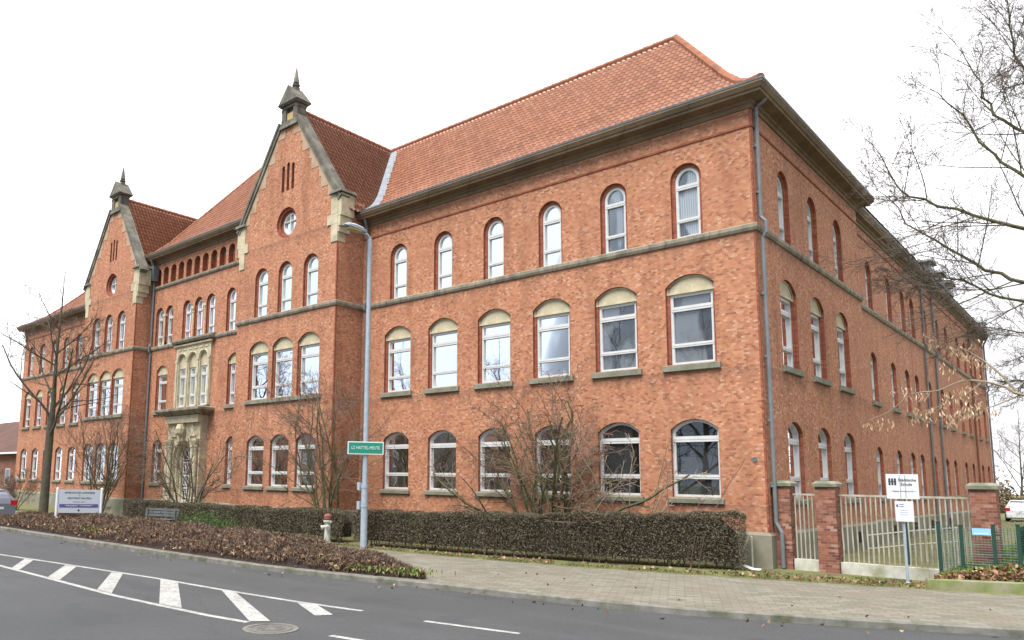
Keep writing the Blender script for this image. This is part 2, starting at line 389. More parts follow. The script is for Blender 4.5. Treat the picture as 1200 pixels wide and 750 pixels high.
# ------------------------------------------------------------------ mesh helpers
class MB:
    def __init__(s): s.v = []; s.f = []; s.m = []
    def face(s, pts, mi=0):
        i = len(s.v); s.v += [tuple(p) for p in pts]; s.f.append(tuple(range(i, i + len(pts)))); s.m.append(mi)
    def box(s, x0, x1, y0, y1, z0, z1, mi=0, tr=None):
        i = len(s.v)
        P = [(x0, y0, z0), (x1, y0, z0), (x1, y1, z0), (x0, y1, z0), (x0, y0, z1), (x1, y0, z1), (x1, y1, z1), (x0, y1, z1)]
        s.v += [tuple(tr @ Vector(p)) for p in P] if tr else P
        for q in ((0, 3, 2, 1), (4, 5, 6, 7), (0, 1, 5, 4), (1, 2, 6, 5), (2, 3, 7, 6), (3, 0, 4, 7)):
            s.f.append(tuple(i + k for k in q)); s.m.append(mi)
    def taper(s, x0, x1, y0, y1, z0, z1, k, mi=0):
        """box whose top is inset by k"""
        i = len(s.v)
        s.v += [(x0, y0, z0), (x1, y0, z0), (x1, y1, z0), (x0, y1, z0), (x0 + k, y0 + k, z1), (x1 - k, y0 + k, z1), (x1 - k, y1 - k, z1), (x0 + k, y1 - k, z1)]
        for q in ((0, 3, 2, 1), (4, 5, 6, 7), (0, 1, 5, 4), (1, 2, 6, 5), (2, 3, 7, 6), (3, 0, 4, 7)):
            s.f.append(tuple(i + j for j in q)); s.m.append(mi)
    def prism(s, poly, y0, y1, mi=0):
        """polygon in (x,z), counter-clockwise seen from -y, extruded from y0 (front) to y1"""
        n = len(poly); i = len(s.v)
        s.v += [(x, y0, z) for x, z in poly] + [(x, y1, z) for x, z in poly]
        s.f.append(tuple(range(i, i + n))); s.m.append(mi)
        s.f.append(tuple(range(i + 2 * n - 1, i + n - 1, -1))); s.m.append(mi)
        for k in range(n):
            j = (k + 1) % n
            s.f.append((i + k, i + n + k, i + n + j, i + j)); s.m.append(mi)
    def tube(s, pts, r0, r1=None, n=6, mi=0, cap=True):
        r1 = r0 if r1 is None else r1
        P = [Vector(p) for p in pts]; i0 = len(s.v); K = len(P)
        ref = None
        for k, p in enumerate(P):
            d = (P[min(k + 1, K - 1)] - P[max(k - 1, 0)])
            if d.length < 1e-9: d = Vector((0, 0, 1))
            d.normalize()
            if ref is None: ref = Vector((1, 0, 0)) if abs(d.x) < .8 else Vector((0, 1, 0))
            a = d.cross(ref)
            if a.length < 1e-6: a = d.cross(Vector((0, 1, .3)))
            a.normalize(); b = d.cross(a); ref = b.cross(d) if False else ref
            r = r0 + (r1 - r0) * k / max(1, K - 1)
            for q in range(n):
                t = 2 * PI * q / n
                w = p + a * (math.cos(t) * r) + b * (math.sin(t) * r)
                s.v.append((w.x, w.y, w.z))
        for k in range(K - 1):
            for q in range(n):
                A = i0 + k * n + q; B = i0 + k * n + (q + 1) % n
                s.f.append((A, A + n, B + n, B)); s.m.append(mi)
        if cap and n > 2:
            s.f.append(tuple(i0 + q for q in range(n))); s.m.append(mi)
            s.f.append(tuple(i0 + (K - 1) * n + q for q in range(n - 1, -1, -1))); s.m.append(mi)
    def lathe(s, prof, n=16, c=(0, 0), mi=0):
        """profile (r,z) around the vertical axis at c"""
        i0 = len(s.v)
        for r, z in prof:
            for q in range(n):
                t = 2 * PI * q / n; s.v.append((c[0] + r * math.cos(t), c[1] + r * math.sin(t), z))
        for k in range(len(prof) - 1):
            for q in range(n):
                A = i0 + k * n + q; B = i0 + k * n + (q + 1) % n
                s.f.append((A, B, B + n, A + n)); s.m.append(mi)
        s.f.append(tuple(i0 + q for q in range(n - 1, -1, -1))); s.m.append(mi)
        s.f.append(tuple(i0 + (len(prof) - 1) * n + q for q in range(n))); s.m.append(mi)
    def sweep(s, path, prof, mi=0, caps=True):
        """profile (outwards, z) along a plan path, outwards = to the right of the path"""
        K = len(path); i0 = len(s.v); m = len(prof)
        P = [Vector(p) for p in path]
        for k in range(K):
            ns = []
            if k > 0: d = (P[k] - P[k - 1]).normalized(); ns.append(Vector((d.y, -d.x)))
            if k < K - 1: d = (P[k + 1] - P[k]).normalized(); ns.append(Vector((d.y, -d.x)))
            mv = ns[0] if len(ns) == 1 else (ns[0] + ns[1]) / (1 + ns[0].dot(ns[1]))
            for o, z in prof:
                w = P[k] + mv * o; s.v.append((w.x, w.y, z))
        for k in range(K - 1):
            for j in range(m - 1):
                a = i0 + k * m + j
                s.f.append((a, a + m, a + m + 1, a + 1)); s.m.append(mi)
        if caps:
            s.f.append(tuple(i0 + j for j in range(m))); s.m.append(mi)
            s.f.append(tuple(i0 + (K - 1) * m + j for j in range(m - 1, -1, -1))); s.m.append(mi)
    def mesh(s, name, mats):
        me = bpy.data.meshes.new(name)
        me.from_pydata(s.v, [], s.f)
        for q in (mats if isinstance(mats, (list, tuple)) else [mats]): me.materials.append(q)
        me.polygons.foreach_set('material_index', s.m)
        me.update()
        return me
    def build(s, name, mats, parent=None, loc=(0, 0, 0), rotz=0, smooth=False):
        me = s.mesh(name, mats)
        if smooth: me.polygons.foreach_set('use_smooth', [True] * len(me.polygons))
        return link(name, me, parent, loc, rotz)

def link(name, me, parent=None, loc=(0, 0, 0), rotz=0):
    o = bpy.data.objects.new(name, me); COL.objects.link(o)
    o.location = loc; o.rotation_euler = (0, 0, rotz)
    if parent: o.parent = parent
    return o
def tag(o, label, cat, group=None):
    o['label'] = label; o['category'] = cat
    if group: o['group'] = group
    return o
def thing(name, label, cat, loc=(0, 0, 0), rotz=0, group=None):
    o = bpy.data.objects.new(name, None); COL.objects.link(o)
    o.empty_display_size = .3
    o.location = loc; o.rotation_euler = (0, 0, rotz)
    return tag(o, label, cat, group)
def struct(o): o['kind'] = 'structure'; return o
def stuff(o): o['kind'] = 'stuff'; return o

def quads_mesh(name, V, material):
    """V: (n,4,3) array of separate quads"""
    n = len(V)
    me = bpy.data.meshes.new(name)
    me.vertices.add(n * 4); me.vertices.foreach_set('co', np.ascontiguousarray(V, dtype=np.float32).reshape(-1))
    me.loops.add(n * 4); me.loops.foreach_set('vertex_index', np.arange(n * 4, dtype=np.int32))
    me.polygons.add(n); me.polygons.foreach_set('loop_start', np.arange(0, n * 4, 4, dtype=np.int32))
    try: me.polygons.foreach_set('loop_total', np.full(n, 4, dtype=np.int32))
    except Exception: pass
    me.materials.append(material); me.update(calc_edges=True)
    return me
RS = np.random.RandomState(7)
def unit(n):
    d = RS.normal(size=(n, 3)); return d / np.linalg.norm(d, axis=1, keepdims=True)
def leaf_quads(C, length, width, axis=None, spread=1.0):
    """small quads of given length/width around centres C; axis pulls their long direction"""
    n = len(C); a = unit(n)
    if axis is not None:
        a = a * spread + np.asarray(axis); a /= np.linalg.norm(a, axis=1, keepdims=True)
    b = np.cross(a, unit(n)); b /= np.linalg.norm(b, axis=1, keepdims=True) + 1e-9
    L = (np.asarray(length) * RS.uniform(.6, 1.3, n))[:, None] * .5; W = (np.asarray(width) * RS.uniform(.6, 1.3, n))[:, None] * .5
    return np.stack([C - a * L - b * W * .5, C + b * W - a * L * .1, C + a * L, C - b * W - a * L * .1], axis=1)

def text_mesh(s, size, thick=.004):
    cu = bpy.data.curves.new('lettering', 'FONT'); cu.body = s; cu.size = size; cu.extrude = thick
    cu.align_x = 'CENTER'; cu.align_y = 'CENTER'; cu.resolution_u = 2
    o = bpy.data.objects.new('lettering', cu); COL.objects.link(o)
    dg = bpy.context.evaluated_depsgraph_get()
    me = bpy.data.meshes.new_from_object(o.evaluated_get(dg))
    bpy.data.objects.remove(o)
    return me
def text(s, size, material, parent, x, y, z, sx=1.0):
    """lettering on a sign whose face looks to -y"""
    me = text_mesh(s, size); me.materials.clear(); me.materials.append(material)
    o = link('lettering', me, parent, (x, y, z)); o.rotation_euler = (PI / 2, 0, 0); o.scale = (sx, 1, 1)
    return o

# ------------------------------------------------------------------ ground, road, pavement
def sheet(name, poly, z, material):
    m = MB(); m.face([(x, y, z) for x, y in poly]); return struct(m.build(name, material))
KP = [(-160, -12.5), (-70, -11.0), (-40, -10.6), (-26.6, -10.5), (-15.4, -10.5), (-9, -10.33), (-6.5, -10.0), (-5.1, -9.72), (-3.2, -9.35), (-1.5, -9.1), (-.15, -8.85), (1.3, -8.45), (3.7, -7.35), (5.8, -6.2), (9, -4.2), (14, -.6), (24, 8), (45, 28), (90, 75)]
def strip(name, path, o0, o1, z, material):
    m = MB()
    m.sweep(path, [(o0, z), (o1, z)], caps=False)
    return struct(m.build(name, material))
m = MB(); m.face([(-500, -500, -.26), (500, -500, -.26), (500, 500, -.26), (-500, 500, -.26)])
struct(m.build('ground', GROUND))
strip('road', KP, 14.5, -.02, -.12, ASPHALT)
# kerb: a real step of 12 cm
m = MB(); m.sweep(KP, [(0.0, -.2), (0.0, -.015), (-.015, 0.004), (-.14, 0.004), (-.14, -.2)])
struct(m.build('kerb', KERB))
BACK = [(-160, -5.6), (-70, -5.0), (-30, -4.85), (-8.83, -4.8), (-6.44, -4.55), (-4.32, -4.2), (-.98, -3.33), (.85, -2.75), (2.43, -2.15), (3.84, -1.65), (5.39, -1.1), (9, 1.0), (14, 4.5), (24, 13), (45, 33), (90, 80)]
KI = []
for k, (x, y) in enumerate(KP):
    a = Vector(KP[max(0, k - 1)]); b = Vector(KP[min(len(KP) - 1, k + 1)]); d = (b - a).normalized()
    KI.append((x - d.y * .14, y + d.x * .14))
sheet('pavement', KI + BACK[::-1], -.004, PAVERS)
sheet('yard', [(x, y) for x, y in BACK] + [(120, 150), (-160, 150)], -.008, SOIL)
# the near side of the street: its own kerb and pavement
far = [(x + (-(0)), y) for x, y in KP]
NEAR = []
for k, (x, y) in enumerate(KP):
    a = Vector(KP[max(0, k - 1)]); b = Vector(KP[min(len(KP) - 1, k + 1)]); d = (b - a).normalized()
    NEAR.append((x + d.y * 14.5, y - d.x * 14.5))
m = MB(); m.sweep(NEAR[::-1], [(0.0, -.2), (0.0, -.012), (-.012, 0.0), (-4.0, 0.0), (-4.0, -.2)])
struct(m.build('near_pavement', PAVERS))

# road markings
ZM = -.116
def ribbon(name, pts, w, z=ZM):
    m = MB(); m.sweep(pts, [(-w / 2, z), (w / 2, z)], caps=False); return struct(m.build(name, PAINT))
ribbon('road_marking_edge_line', [(-24, -14.6), (-16.46, -13.93), (-13.32, -13.56), (-9.0, -13.1), (-6.55, -12.97), (-4.27, -12.76), (-2.77, -12.52)], .13)
ribbon('road_marking_edge_line', [(-24, -14.8), (-13.58, -14.9), (-10.58, -14.93), (-7.16, -14.98), (-5.63, -14.9), (-4.13, -14.8), (-3.19, -14.66)], .13)
STR = [[(-12.82, -14.9), (-14.81, -13.85), (-14.33, -13.80), (-12.35, -14.88)], [(-10.67, -14.86), (-12.74, -13.60), (-12.2, -13.55), (-10.0, -14.87)],
       [(-8.11, -14.89), (-10.62, -13.38), (-10.15, -13.33), (-7.45, -14.90)], [(-5.71, -14.83), (-8.69, -13.16), (-8.04, -13.1), (-5.01, -14.78)],
       [(-3.23, -14.60), (-6.46, -13.02), (-6.0, -12.98), (-3.02, -14.34)], [(-2.93, -13.47), (-4.18, -12.86), (-3.72, -12.75), (-2.80, -13.18)]]
for q in STR:
    m = MB(); m.face([(x, y, ZM + .004) for x, y in q]); struct(m.build('road_marking_hatch', PAINT))
d0 = [(-1.39, -12.41), (.28, -12.08), (3.2, -11.0), (4.7, -10.3), (7.4, -8.8), (8.8, -7.9)]
for a, b in ((0, 1), (2, 3), (4, 5)): ribbon('road_marking_dash', [d0[a], d0[b]], .12)
ribbon('road_marking_dash', [(-1.52, -14.36), (.2, -14.05)], .12)
ribbon('road_marking_dash', [(-21, -12.1), (-19, -12.0)], .001)

# manhole cover
mh = thing('manhole_cover', 'round iron manhole cover set in the asphalt beside the hatched road marking', 'manhole cover', (-2.5, -14.72, -.112))
IRON = rough_mat('cast_iron', (.085, .082, .078), (.14, .135, .125), 20, rough=.6, spec=.5)
m = MB(); m.lathe([(.43, -.01), (.43, .006), (.36, .008), (.36, 0.0), (.355, 0.0)], 40); m.build('frame', KERB, mh)
m = MB(); m.lathe([(.335, -.01), (.335, .008), (.30, .012), (.30, .006), (.22, .006), (.22, .012), (.20, .012), (.20, .006), (.0, .007)], 36)
for q in range(12):
    t = q * PI / 6; m.box(.1, .19, -.02, .02, .005, .012, 0, Matrix.Rotation(t, 4, 'Z'))
m.build('lid', IRON, mh)

# ================================================================== the school building
SCHOOL = thing('school_building', 'long three-storey red brick school with two stepped stone-edged gables and clay tile roofs', 'building')
CA1, CA2 = -19.86, -37.26          # gable centres
A0, A1, B0, B1, DY, CY, LX = -23.45, -16.28, -40.63, -33.90, -1.54, -0.5, -55.0
YP, SX, YE = 11.54, -0.30, 48.0    # corner pavilion depth, rear range set-back and end

def arc_pts(uc, hw, vs, rise, n=12):
    rise = min(rise, hw)
    R = (hw * hw + rise * rise) / (2 * rise); a = math.asin(min(1, hw / R)); cv = vs + rise - R
    return [(uc + R * math.sin(-a + 2 * a * k / n), cv + R * math.cos(-a + 2 * a * k / n)) for k in range(n + 1)]
class Op:
    """an opening: arched head (rise 0 = flat) over vertical jambs"""
    def __init__(s, uc, hw, v0, top, rise, steps=((0, .12), (.10, .26)), n=12):
        s.uc, s.hw, s.v0, s.top, s.rise, s.steps, s.n = uc, hw, v0, top, rise, steps, n
    def head(s, i=0.0):
        if s.rise <= 0: return [(s.uc - s.hw + i, s.top - i), (s.uc + s.hw - i, s.top - i)]
        hw = s.hw - i; rise = s.rise - i if abs(s.rise - s.hw) < 1e-6 else s.rise * hw / s.hw
        return arc_pts(s.uc, hw, s.top - s.rise + (0 if abs(s.rise - s.hw) < 1e-6 else (s.rise - rise) - i * .6), rise, s.n)
    def loop(s, i=0.0):
        return [(s.uc - s.hw + i, s.v0)] + s.head(i) + [(s.uc + s.hw - i, s.v0)]
    def top_pts(s): return s.head(0)
    def bot_pts(s): return [(u, s.v0) for u, v in s.head(0)]
class Round(Op):
    def head(s, i=0.0): return arc_pts(s.uc, s.hw - i, s.v0 + s.hw, s.hw - i, 14)
    def low(s, i=0.0): return [(u, 2 * (s.v0 + s.hw) - v) for u, v in s.head(i)]
    def loop(s, i=0.0): return s.head(i) + s.low(i)[::-1][1:-1]
    def bot_pts(s): return s.low(0)

def wall(name, loc, rotz, u0, u1, v0, v1, rows=(), ul=None, ur=None, mats=None, parent=None, depth_back=None):
    """brick skin with openings; local x runs along the wall, -y is outside"""
    ul = ul or (lambda v: u0); ur = ur or (lambda v: u1)
    m = MB()
    def band(pl, pr, va, vb):
        if vb - va > 1e-4: m.face([(pl(va), 0, va), (pr(va), 0, va), (pr(vb), 0, vb), (pl(vb), 0, vb)])
    v = v0
    for va, vb, ops in rows:
        band(ul, ur, v, va)
        L = ul
        for op in sorted(ops, key=lambda o: o.uc):
            T = op.top_pts(); B = op.bot_pts(); xl, xr = T[0][0], T[-1][0]
            band(L, (lambda q, x=xl: x), va, vb)
            for k in range(len(T) - 1):
                (a, ta), (b, tb) = T[k], T[k + 1]; ba, bb = B[k][1], B[k + 1][1]
                if max(ba, bb) - va > 1e-4: m.face([(a, 0, va), (b, 0, va), (b, 0, bb), (a, 0, ba)])
                if vb - min(ta, tb) > 1e-4: m.face([(a, 0, ta), (b, 0, tb), (b, 0, vb), (a, 0, vb)])
            L = (lambda q, x=xr: x)
            y = 0.0; prev = op.loop(0)
            for ins, dep in op.steps:
                cur = op.loop(ins)
                n = len(cur)
                if ins > 0:      # ring at the current depth
                    for k in range(n):
                        j = (k + 1) % n
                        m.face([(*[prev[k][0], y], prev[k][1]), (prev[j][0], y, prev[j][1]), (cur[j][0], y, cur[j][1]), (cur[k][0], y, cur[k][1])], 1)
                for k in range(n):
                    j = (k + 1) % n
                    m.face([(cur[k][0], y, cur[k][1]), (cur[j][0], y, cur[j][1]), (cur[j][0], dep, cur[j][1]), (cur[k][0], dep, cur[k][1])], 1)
                y = dep; prev = cur
        band(L, ur, va, vb)
        v = vb
    band(ul, ur, v, v1)
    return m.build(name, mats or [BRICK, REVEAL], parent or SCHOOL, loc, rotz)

# ---- windows: one frame mesh per kind, panes / tympanum / sill as sub-parts
_cache = {}
def shift(pts, du, dv): return [(u + du, v + dv) for u, v in pts]
def win_meshes(key, op, kind, flat=None, bars=(), pane='mid', sill=None):
    if key in _cache: return _cache[key]
    ins, d = op.steps[-1]
    o2 = op.loop(ins)
    o2 = shift(o2, -op.uc, -op.v0)
    if flat is not None:      # head closed by a flat lintel panel
        hw = op.hw - ins; o2 = [(-hw, 0), (-hw, flat - op.v0), (hw, flat - op.v0), (hw, 0)]
    umin, umax = min(p[0] for p in o2), max(p[0] for p in o2); vmin, vmax = min(p[1] for p in o2), max(p[1] for p in o2)
    w = .082
    cu, cv = (umin + umax) / 2, (vmin + vmax) / 2
    def inset(p, w):
        su = (umax - umin - 2 * w) / (umax - umin); sv = (vmax - vmin - 2 * w) / (vmax - vmin)
        return (cu + (p[0] - cu) * su, cv + (p[1] - cv) * sv)
    fr = MB(); n = len(o2); y0, y1 = d - .055, d + .03
    inn = [inset(p, w) for p in o2]
    for k in range(n):
        j = (k + 1) % n; a, b, c, e = o2[k], o2[j], inn[j], inn[k]
        fr.face([(a[0], y0, a[1]), (b[0], y0, b[1]), (c[0], y0, c[1]), (e[0], y0, e[1])])
        fr.face([(e[0], y0, e[1]), (c[0], y0, c[1]), (c[0], y1, c[1]), (e[0], y1, e[1])])
        fr.face([(a[0], y0, a[1]), (a[0], y1, a[1]), (b[0], y1, b[1]), (b[0], y0, b[1])])
    for kind_, t, th in bars:
        if kind_ == 'h':
            vv = vmin + (vmax - vmin) * t
            fr.box(umin + .03, umax - .03, y0 - .012, y1, vv - th / 2, vv + th / 2)
            fr.box(umin + .05, umax - .05, y0 - .02, y0 - .013, vv - .012, vv + .012)
        else:
            uu = umin + (umax - umin) * t
            fr.box(uu - th / 2, uu + th / 2, y0 - .008, y1, vmin + .03, vmax - .03)
    pm = MB(); ip = [inset(p, w - .02) for p in o2]
    pm.face([(u, d + .018, v) for u, v in ip[::-1]][::-1])
    out = {'frame': fr.mesh('window_frame', WHITE), 'pane': pm}
    if flat is not None:
        hd = shift(op.head(0.005), -op.uc, -op.v0); fl = flat - op.v0
        t = MB(); o3 = [(hd[0][0], fl)] + hd + [(hd[-1][0], fl)]
        us = [p[0] for p in o3]; vs_ = [p[1] for p in o3]; c3 = (0, (min(vs_) + max(vs_)) / 2)
        def ins3(p, w):
            su = (max(us) - min(us) - 2 * w) / (max(us) - min(us)); sv = (max(vs_) - min(vs_) - 2 * w) / (max(vs_) - min(vs_))
            return (p[0] * su, c3[1] + (p[1] - c3[1]) * sv)
        i3 = [ins3(p, .06) for p in o3]; n = len(o3)
        for k in range(n):
            j = (k + 1) % n; a, b, c, e = o3[k], o3[j], i3[j], i3[k]
            t.face([(a[0], .085, a[1]), (b[0], .085, b[1]), (c[0], .085, c[1]), (e[0], .085, e[1])])
            t.face([(e[0], .085, e[1]), (c[0], .085, c[1]), (c[0], .11, c[1]), (e[0], .11, e[1])])
        t.face([(u, .11, v) for u, v in i3])
        t.face([(o3[0][0], .085, fl), (o3[0][0], d + .03, fl), (o3[-1][0], d + .03, fl), (o3[-1][0], .085, fl)])
        out['tympanum'] = t.mesh('tympanum', STONE)
    if sill:
        hs, z0, z1, pr = sill
        s = MB(); f0, f1 = z0 - op.v0, z1 - op.v0
        i = len(s.v)
        pf = [(-pr, f0 + .02), (-pr, f1 - .05), (d - .05, f1 + .01), (d - .05, f0), (-pr + .03, f0)]
        L = [(-hs, y, z) for y, z in pf]; R = [(hs, y, z) for y, z in pf]
        s.face(L[::-1]); s.face(R)
        for k in range(5):
            j = (k + 1) % 5; s.face([L[k], L[j], R[j], R[k]])
        out['sill'] = s.mesh('sill', SILL)
    _cache[key] = out
    return out
_pm = {}
def put_window(key, op, wall_loc, rotz, name, pane='mid', **kw):
    W = win_meshes(key, op, name, **kw)
    c, s = math.cos(rotz), math.sin(rotz)
    loc = (wall_loc[0] + c * op.uc, wall_loc[1] + s * op.uc, wall_loc[2] + op.v0)
    w = link(name, W['frame'], SCHOOL, loc, rotz)
    if (key, pane) not in _pm: _pm[(key, pane)] = W['pane'].mesh('pane', GL[pane])
    link('pane', _pm[(key, pane)], w)
    for k in ('tympanum', 'sill'):
        if k in W: link(k, W[k], w)
    return w

S2 = ((0, .10), (.10, .20))
B_UP = (('h', .73, .14), ('h', .255, .10))
B_MID = (('h', .79, .15), ('h', .275, .115))
B_LOW = (('h', .745, .17), ('h', .262, .13))
rr = random.Random(5)
def storeys(tag_, cs, hws, loc, rotz, apex=(4.12, 8.49, 11.99), panes=None, sills=(True, True), tymp=True, steps_low=((0, .18),), v0s=(1.83, 5.77, 9.66), names=('segmental_window', 'panelled_window', 'arched_window')):
    """three rows of openings plus their windows; returns the rows for wall()"""
    rows = [(v0s[0] - .0, apex[0] + .02, []), (v0s[1], apex[1] + .02, []), (v0s[2] - .03, apex[2] + .02, [])]
    for k, c in enumerate(cs):
        P = panes[k] if panes else (rr.choice(['dark', 'curtain', 'dark']), rr.choice(['mid', 'pale', 'mid']), rr.choice(['pale', 'mid']))
        o = Op(c, hws[0], v0s[0], apex[0], .30 if hws[0] > .6 else .26, steps_low); rows[0][2].append(o)
        put_window(tag_ + 'g', o, loc, rotz, names[0], P[0], bars=B_LOW, sill=(hws[0] + .10, 1.65, 1.84, .09))
        o = Op(c, hws[1], v0s[1], apex[1], .34 if tymp else .26, ((0, .10), (.085, .21)) if tymp else ((0, .20),)); rows[1][2].append(o)
        put_window(tag_ + 'm', o, loc, rotz, names[1], P[1], flat=7.95 if tymp else None, bars=B_MID,
                   sill=(hws[1] + .12, 5.55, 5.78, .10) if sills[1] else None)
        o = Op(c, hws[2], v0s[2], apex[2], hws[2], S2); rows[2][2].append(o)
        put_window(tag_ + 'u', o, loc, rotz, names[2], P[2], bars=B_UP)
    return rows

# right wing
WC = [-14.148, -11.711, -9.243, -6.803, -4.387, -1.97]
rows = storeys('w', WC, (.71, .745, .48), (0, 0, 0), 0, panes=[('curtain', 'pale', 'pale'), ('dark', 'mid', 'pale'), ('dark', 'mid', 'pale'), ('dark', 'mid', 'pale'), ('dark', 'mid', 'pale'), ('dark', 'mid', 'pale')])
wall('wall', (0, 0, 0), 0, A1, 0, 0, 13.2, rows)
# right-hand return of the corner pavilion
rows = storeys('p', [2.625, 5.565, 8.595], (.70, .76, .52), (0, 0, 0), PI / 2, panes=[('curtain', 'dark', 'pale'), ('curtain', 'dark', 'pale'), ('curtain', 'dark', 'pale')])
wall('wall', (0, 0, 0), PI / 2, 0, YP, 0, 13.2, rows)
# rear range
RC = [14.35, 17.95, 20.8, 23.0, 26.2, 29.8, 32.4, 36.3, 39.1, 43.2, 46.0]
rows = storeys('r', RC, (.55, .52, .52), (SX, 0, 0), PI / 2, apex=(3.88, 7.83, 11.75), tymp=False, panes=[('curtain', 'dark', 'mid')] * 11)
wall('wall', (SX, 0, 0), PI / 2, YP, YE, 0, 13.1, rows)
m = MB(); m.face([(-11.5, YE, 0), (-11.5, YE, 13.1), (SX, YE, 13.1), (SX, YE, 0)]); m.face([(SX, YP, 0), (SX, YP, 13.2), (0, YP, 13.2), (0, YP, 0)])
m.face([(LX, 11.5, 0), (LX, 11.5, 13.2), (-11.5, 11.5, 13.2), (-11.5, 11.5, 0)]); m.face([(-11.5, 11.5, 0), (-11.5, 11.5, 13.1), (-11.5, YE, 13.1), (-11.5, YE, 0)])
m.build('wall', BRICK, SCHOOL)
wall('wall', (LX, 0, 0), -PI / 2, -11.5, 0, 0, 13.2)

# gabled fronts
def gable_front(xc, x0, x1, cs, tg, panes):
    rows = storeys(tg, cs, (.66, .74, .50), (0, DY, 0), 0, panes=panes, sills=(True, False))
    half = lambda v: 3.5 - (v - 14.2) / 1.5
    ul = lambda v: x0 if v <= 14.21 else xc - half(v)
    ur = lambda v: x1 if v <= 14.21 else xc + half(v)
    rw = Round(xc, .72, 13.10, 0, 0, ((0, .10), (.11, .22), (.20, .30)))
    rows.append((13.08, 14.2, []))
    # the round window spans two bands: build it in one band of its own below the rake
    rows[-1] = (13.08, 14.56, [rw])
    slits = [Op(xc + d, .10, 15.35, 16.72 - abs(d) * .3, .06, ((0, .3),), 4) for d in (-.36, 0, .36)]
    rows.append((15.33, 16.80, slits))
    # widen the band by hand: the rake starts at 14.2, inside the round window's band
    w = wall('wall', (0, DY, 0), 0, x0, x1, 0, 18.5, rows, ul=lambda v: ul(v), ur=lambda v: ur(v))
    put_window(tg + 'o', rw, (0, DY, 0), 0, 'round_window', 'pale', bars=(('v', .5, .07), ('h', .62, .06)))
    dk = MB()
    for d in (-.36, 0, .36): dk.box(xc + d - .11, xc + d + .11, DY + .29, DY + .34, 15.3, 16.8)
    dk.build('attic_slit', [REVEAL], SCHOOL)
    # returns
    wall('wall', (x1, 0, 0), PI / 2, DY, 0.0, 0, 14.2); wall('wall', (x0, 0, 0), -PI / 2, 0.0, -DY, 0, 14.2)
    # one long sill under the three first floor windows
    s = MB(); s.sweep([(cs[0] - .92, DY), (cs[-1] + .92, DY)], [(0, 5.55), (.10, 5.57), (.10, 5.73), (-.21, 5.79), (-.21, 5.55)])
    s.build('sill', SILL, SCHOOL)
    # rake coping
    c = MB()
    for sg in (-1, 1):
        p0 = (xc + sg * 3.72, 14.05); p1 = (xc + sg * .60, 18.73)
        d = Vector((p1[0] - p0[0], p1[1] - p0[1])).normalized(); n = Vector((-d.y, d.x)) * (1 if sg < 0 else -1)
        if n.y < 0: n = -n
        for (o0, o1, ya, yb) in ((-.11, .05, DY - .08, DY + .36), (.053, .17, DY - .12, DY + .40)):
            q = [(p0[0] + n.x * o0, p0[1] + n.y * o0), (p1[0] + n.x * o0, p1[1] + n.y * o0), (p1[0] + n.x * o1, p1[1] + n.y * o1), (p0[0] + n.x * o1, p0[1] + n.y * o1)]
            c.prism(q if sg > 0 else q[::-1], ya, yb)
    c.build('gable_coping', COPING, SCHOOL)
    # stepped quoins along the rake
    for sg in (-1, 1):
        q = MB(); v = 14.35; k = 0
        while v < 18.3:
            h = .52; wd = (.30 if k % 2 else .10) if k else .15
            hv = lambda t: half(t) - .02
            a = xc + sg * hv(v); b = xc + sg * hv(v + h); i = xc + sg * max(.2, min(hv(v), hv(v + h)) - wd)
            pts = [(i, v), (a, v), (b, v + h), (i, v + h)]
            q.prism(pts if sg > 0 else pts[::-1], DY - .014, DY + .02); v += h; k += 1
        q.build('gable_quoin', QUOIN, SCHOOL)
    # kneelers
    for sg, x in ((-1, x0), (1, x1)):
        q = MB()
        def kb(a, b, ya, yb, z0, z1):
            l, r = sorted((x + sg * a, x + sg * b)); q.box(l, r, ya, yb, z0, z1)
        kb(-.42, .02, DY - .05, DY + .5, 13.42, 14.30)
        kb(-.66, .018, DY - .045, DY + .4, 12.98, 13.417)
        kb(-.40, .016, DY - .04, DY + .4, 12.20, 12.977)
        kb(.021, .24, DY - .04, DY + .7, 13.30, 14.27); kb(.019, .17, DY - .03, DY + .65, 12.85, 13.297); kb(.017, .09, DY - .02, DY + .6, 12.6, 12.847)
        q.build('kneeler', STONE, SCHOOL)
    for xa, xb in ((x1 - .46, x1 + .34), (x0 - .34, x0 + .46)):
        m = MB(); m.taper(xa, xb, DY - .18, DY + .8, 14.303, 14.45, .06); m.build('kneeler_cap', COPING, SCHOOL)
    # pinnacle: pedestal, niche with gilded relief, small saddle roof, finial
    pn = MB(); y0, y1 = DY - .12, DY + .62
    pn.taper(xc - .86, xc + .86, y0 - .08, y1 + .05, 18.42, 18.58, .04)
    pn.box(xc - .72, xc + .72, y0, y1, 18.58, 18.78)
    for sg in (-1, 1): pn.box(xc + sg * .47 - .14, xc + sg * .47 + .14, y0 + .02, y1 - .02, 18.78, 19.45)
    pn.box(xc - .34, xc + .34, y0 + .2, y1 - .04, 18.781, 19.42)
    for sg in (-1, 1): pn.lathe([(.07, 18.79), (.09, 18.85), (.06, 18.9), (.06, 19.3), (.09, 19.36), (.1, 19.44)], 8, (xc + sg * .66, y0 + .05))
    pn.box(xc - .66, xc + .66, y0 - .02, y1, 19.45, 19.58); pn.taper(xc - .78, xc + .78, y0 - .10, y1 + .08, 19.58, 19.68, -.1)
    pn.prism([(xc - .92, 19.68), (xc + .92, 19.68), (xc + .80, 19.80), (xc, 20.62), (xc - .80, 19.80)], y0 - .15, y1 + .12)
    for M_ in (pn,):
        M_.v = [(xc + (x - xc) * .80, DY + .2 + (y - DY - .2) * .85, z if z < 18.6 else 18.6 + (z - 18.6) * .92) for x, y, z in M_.v]
    pin = pn.build('gable_pinnacle', COPING, SCHOOL)
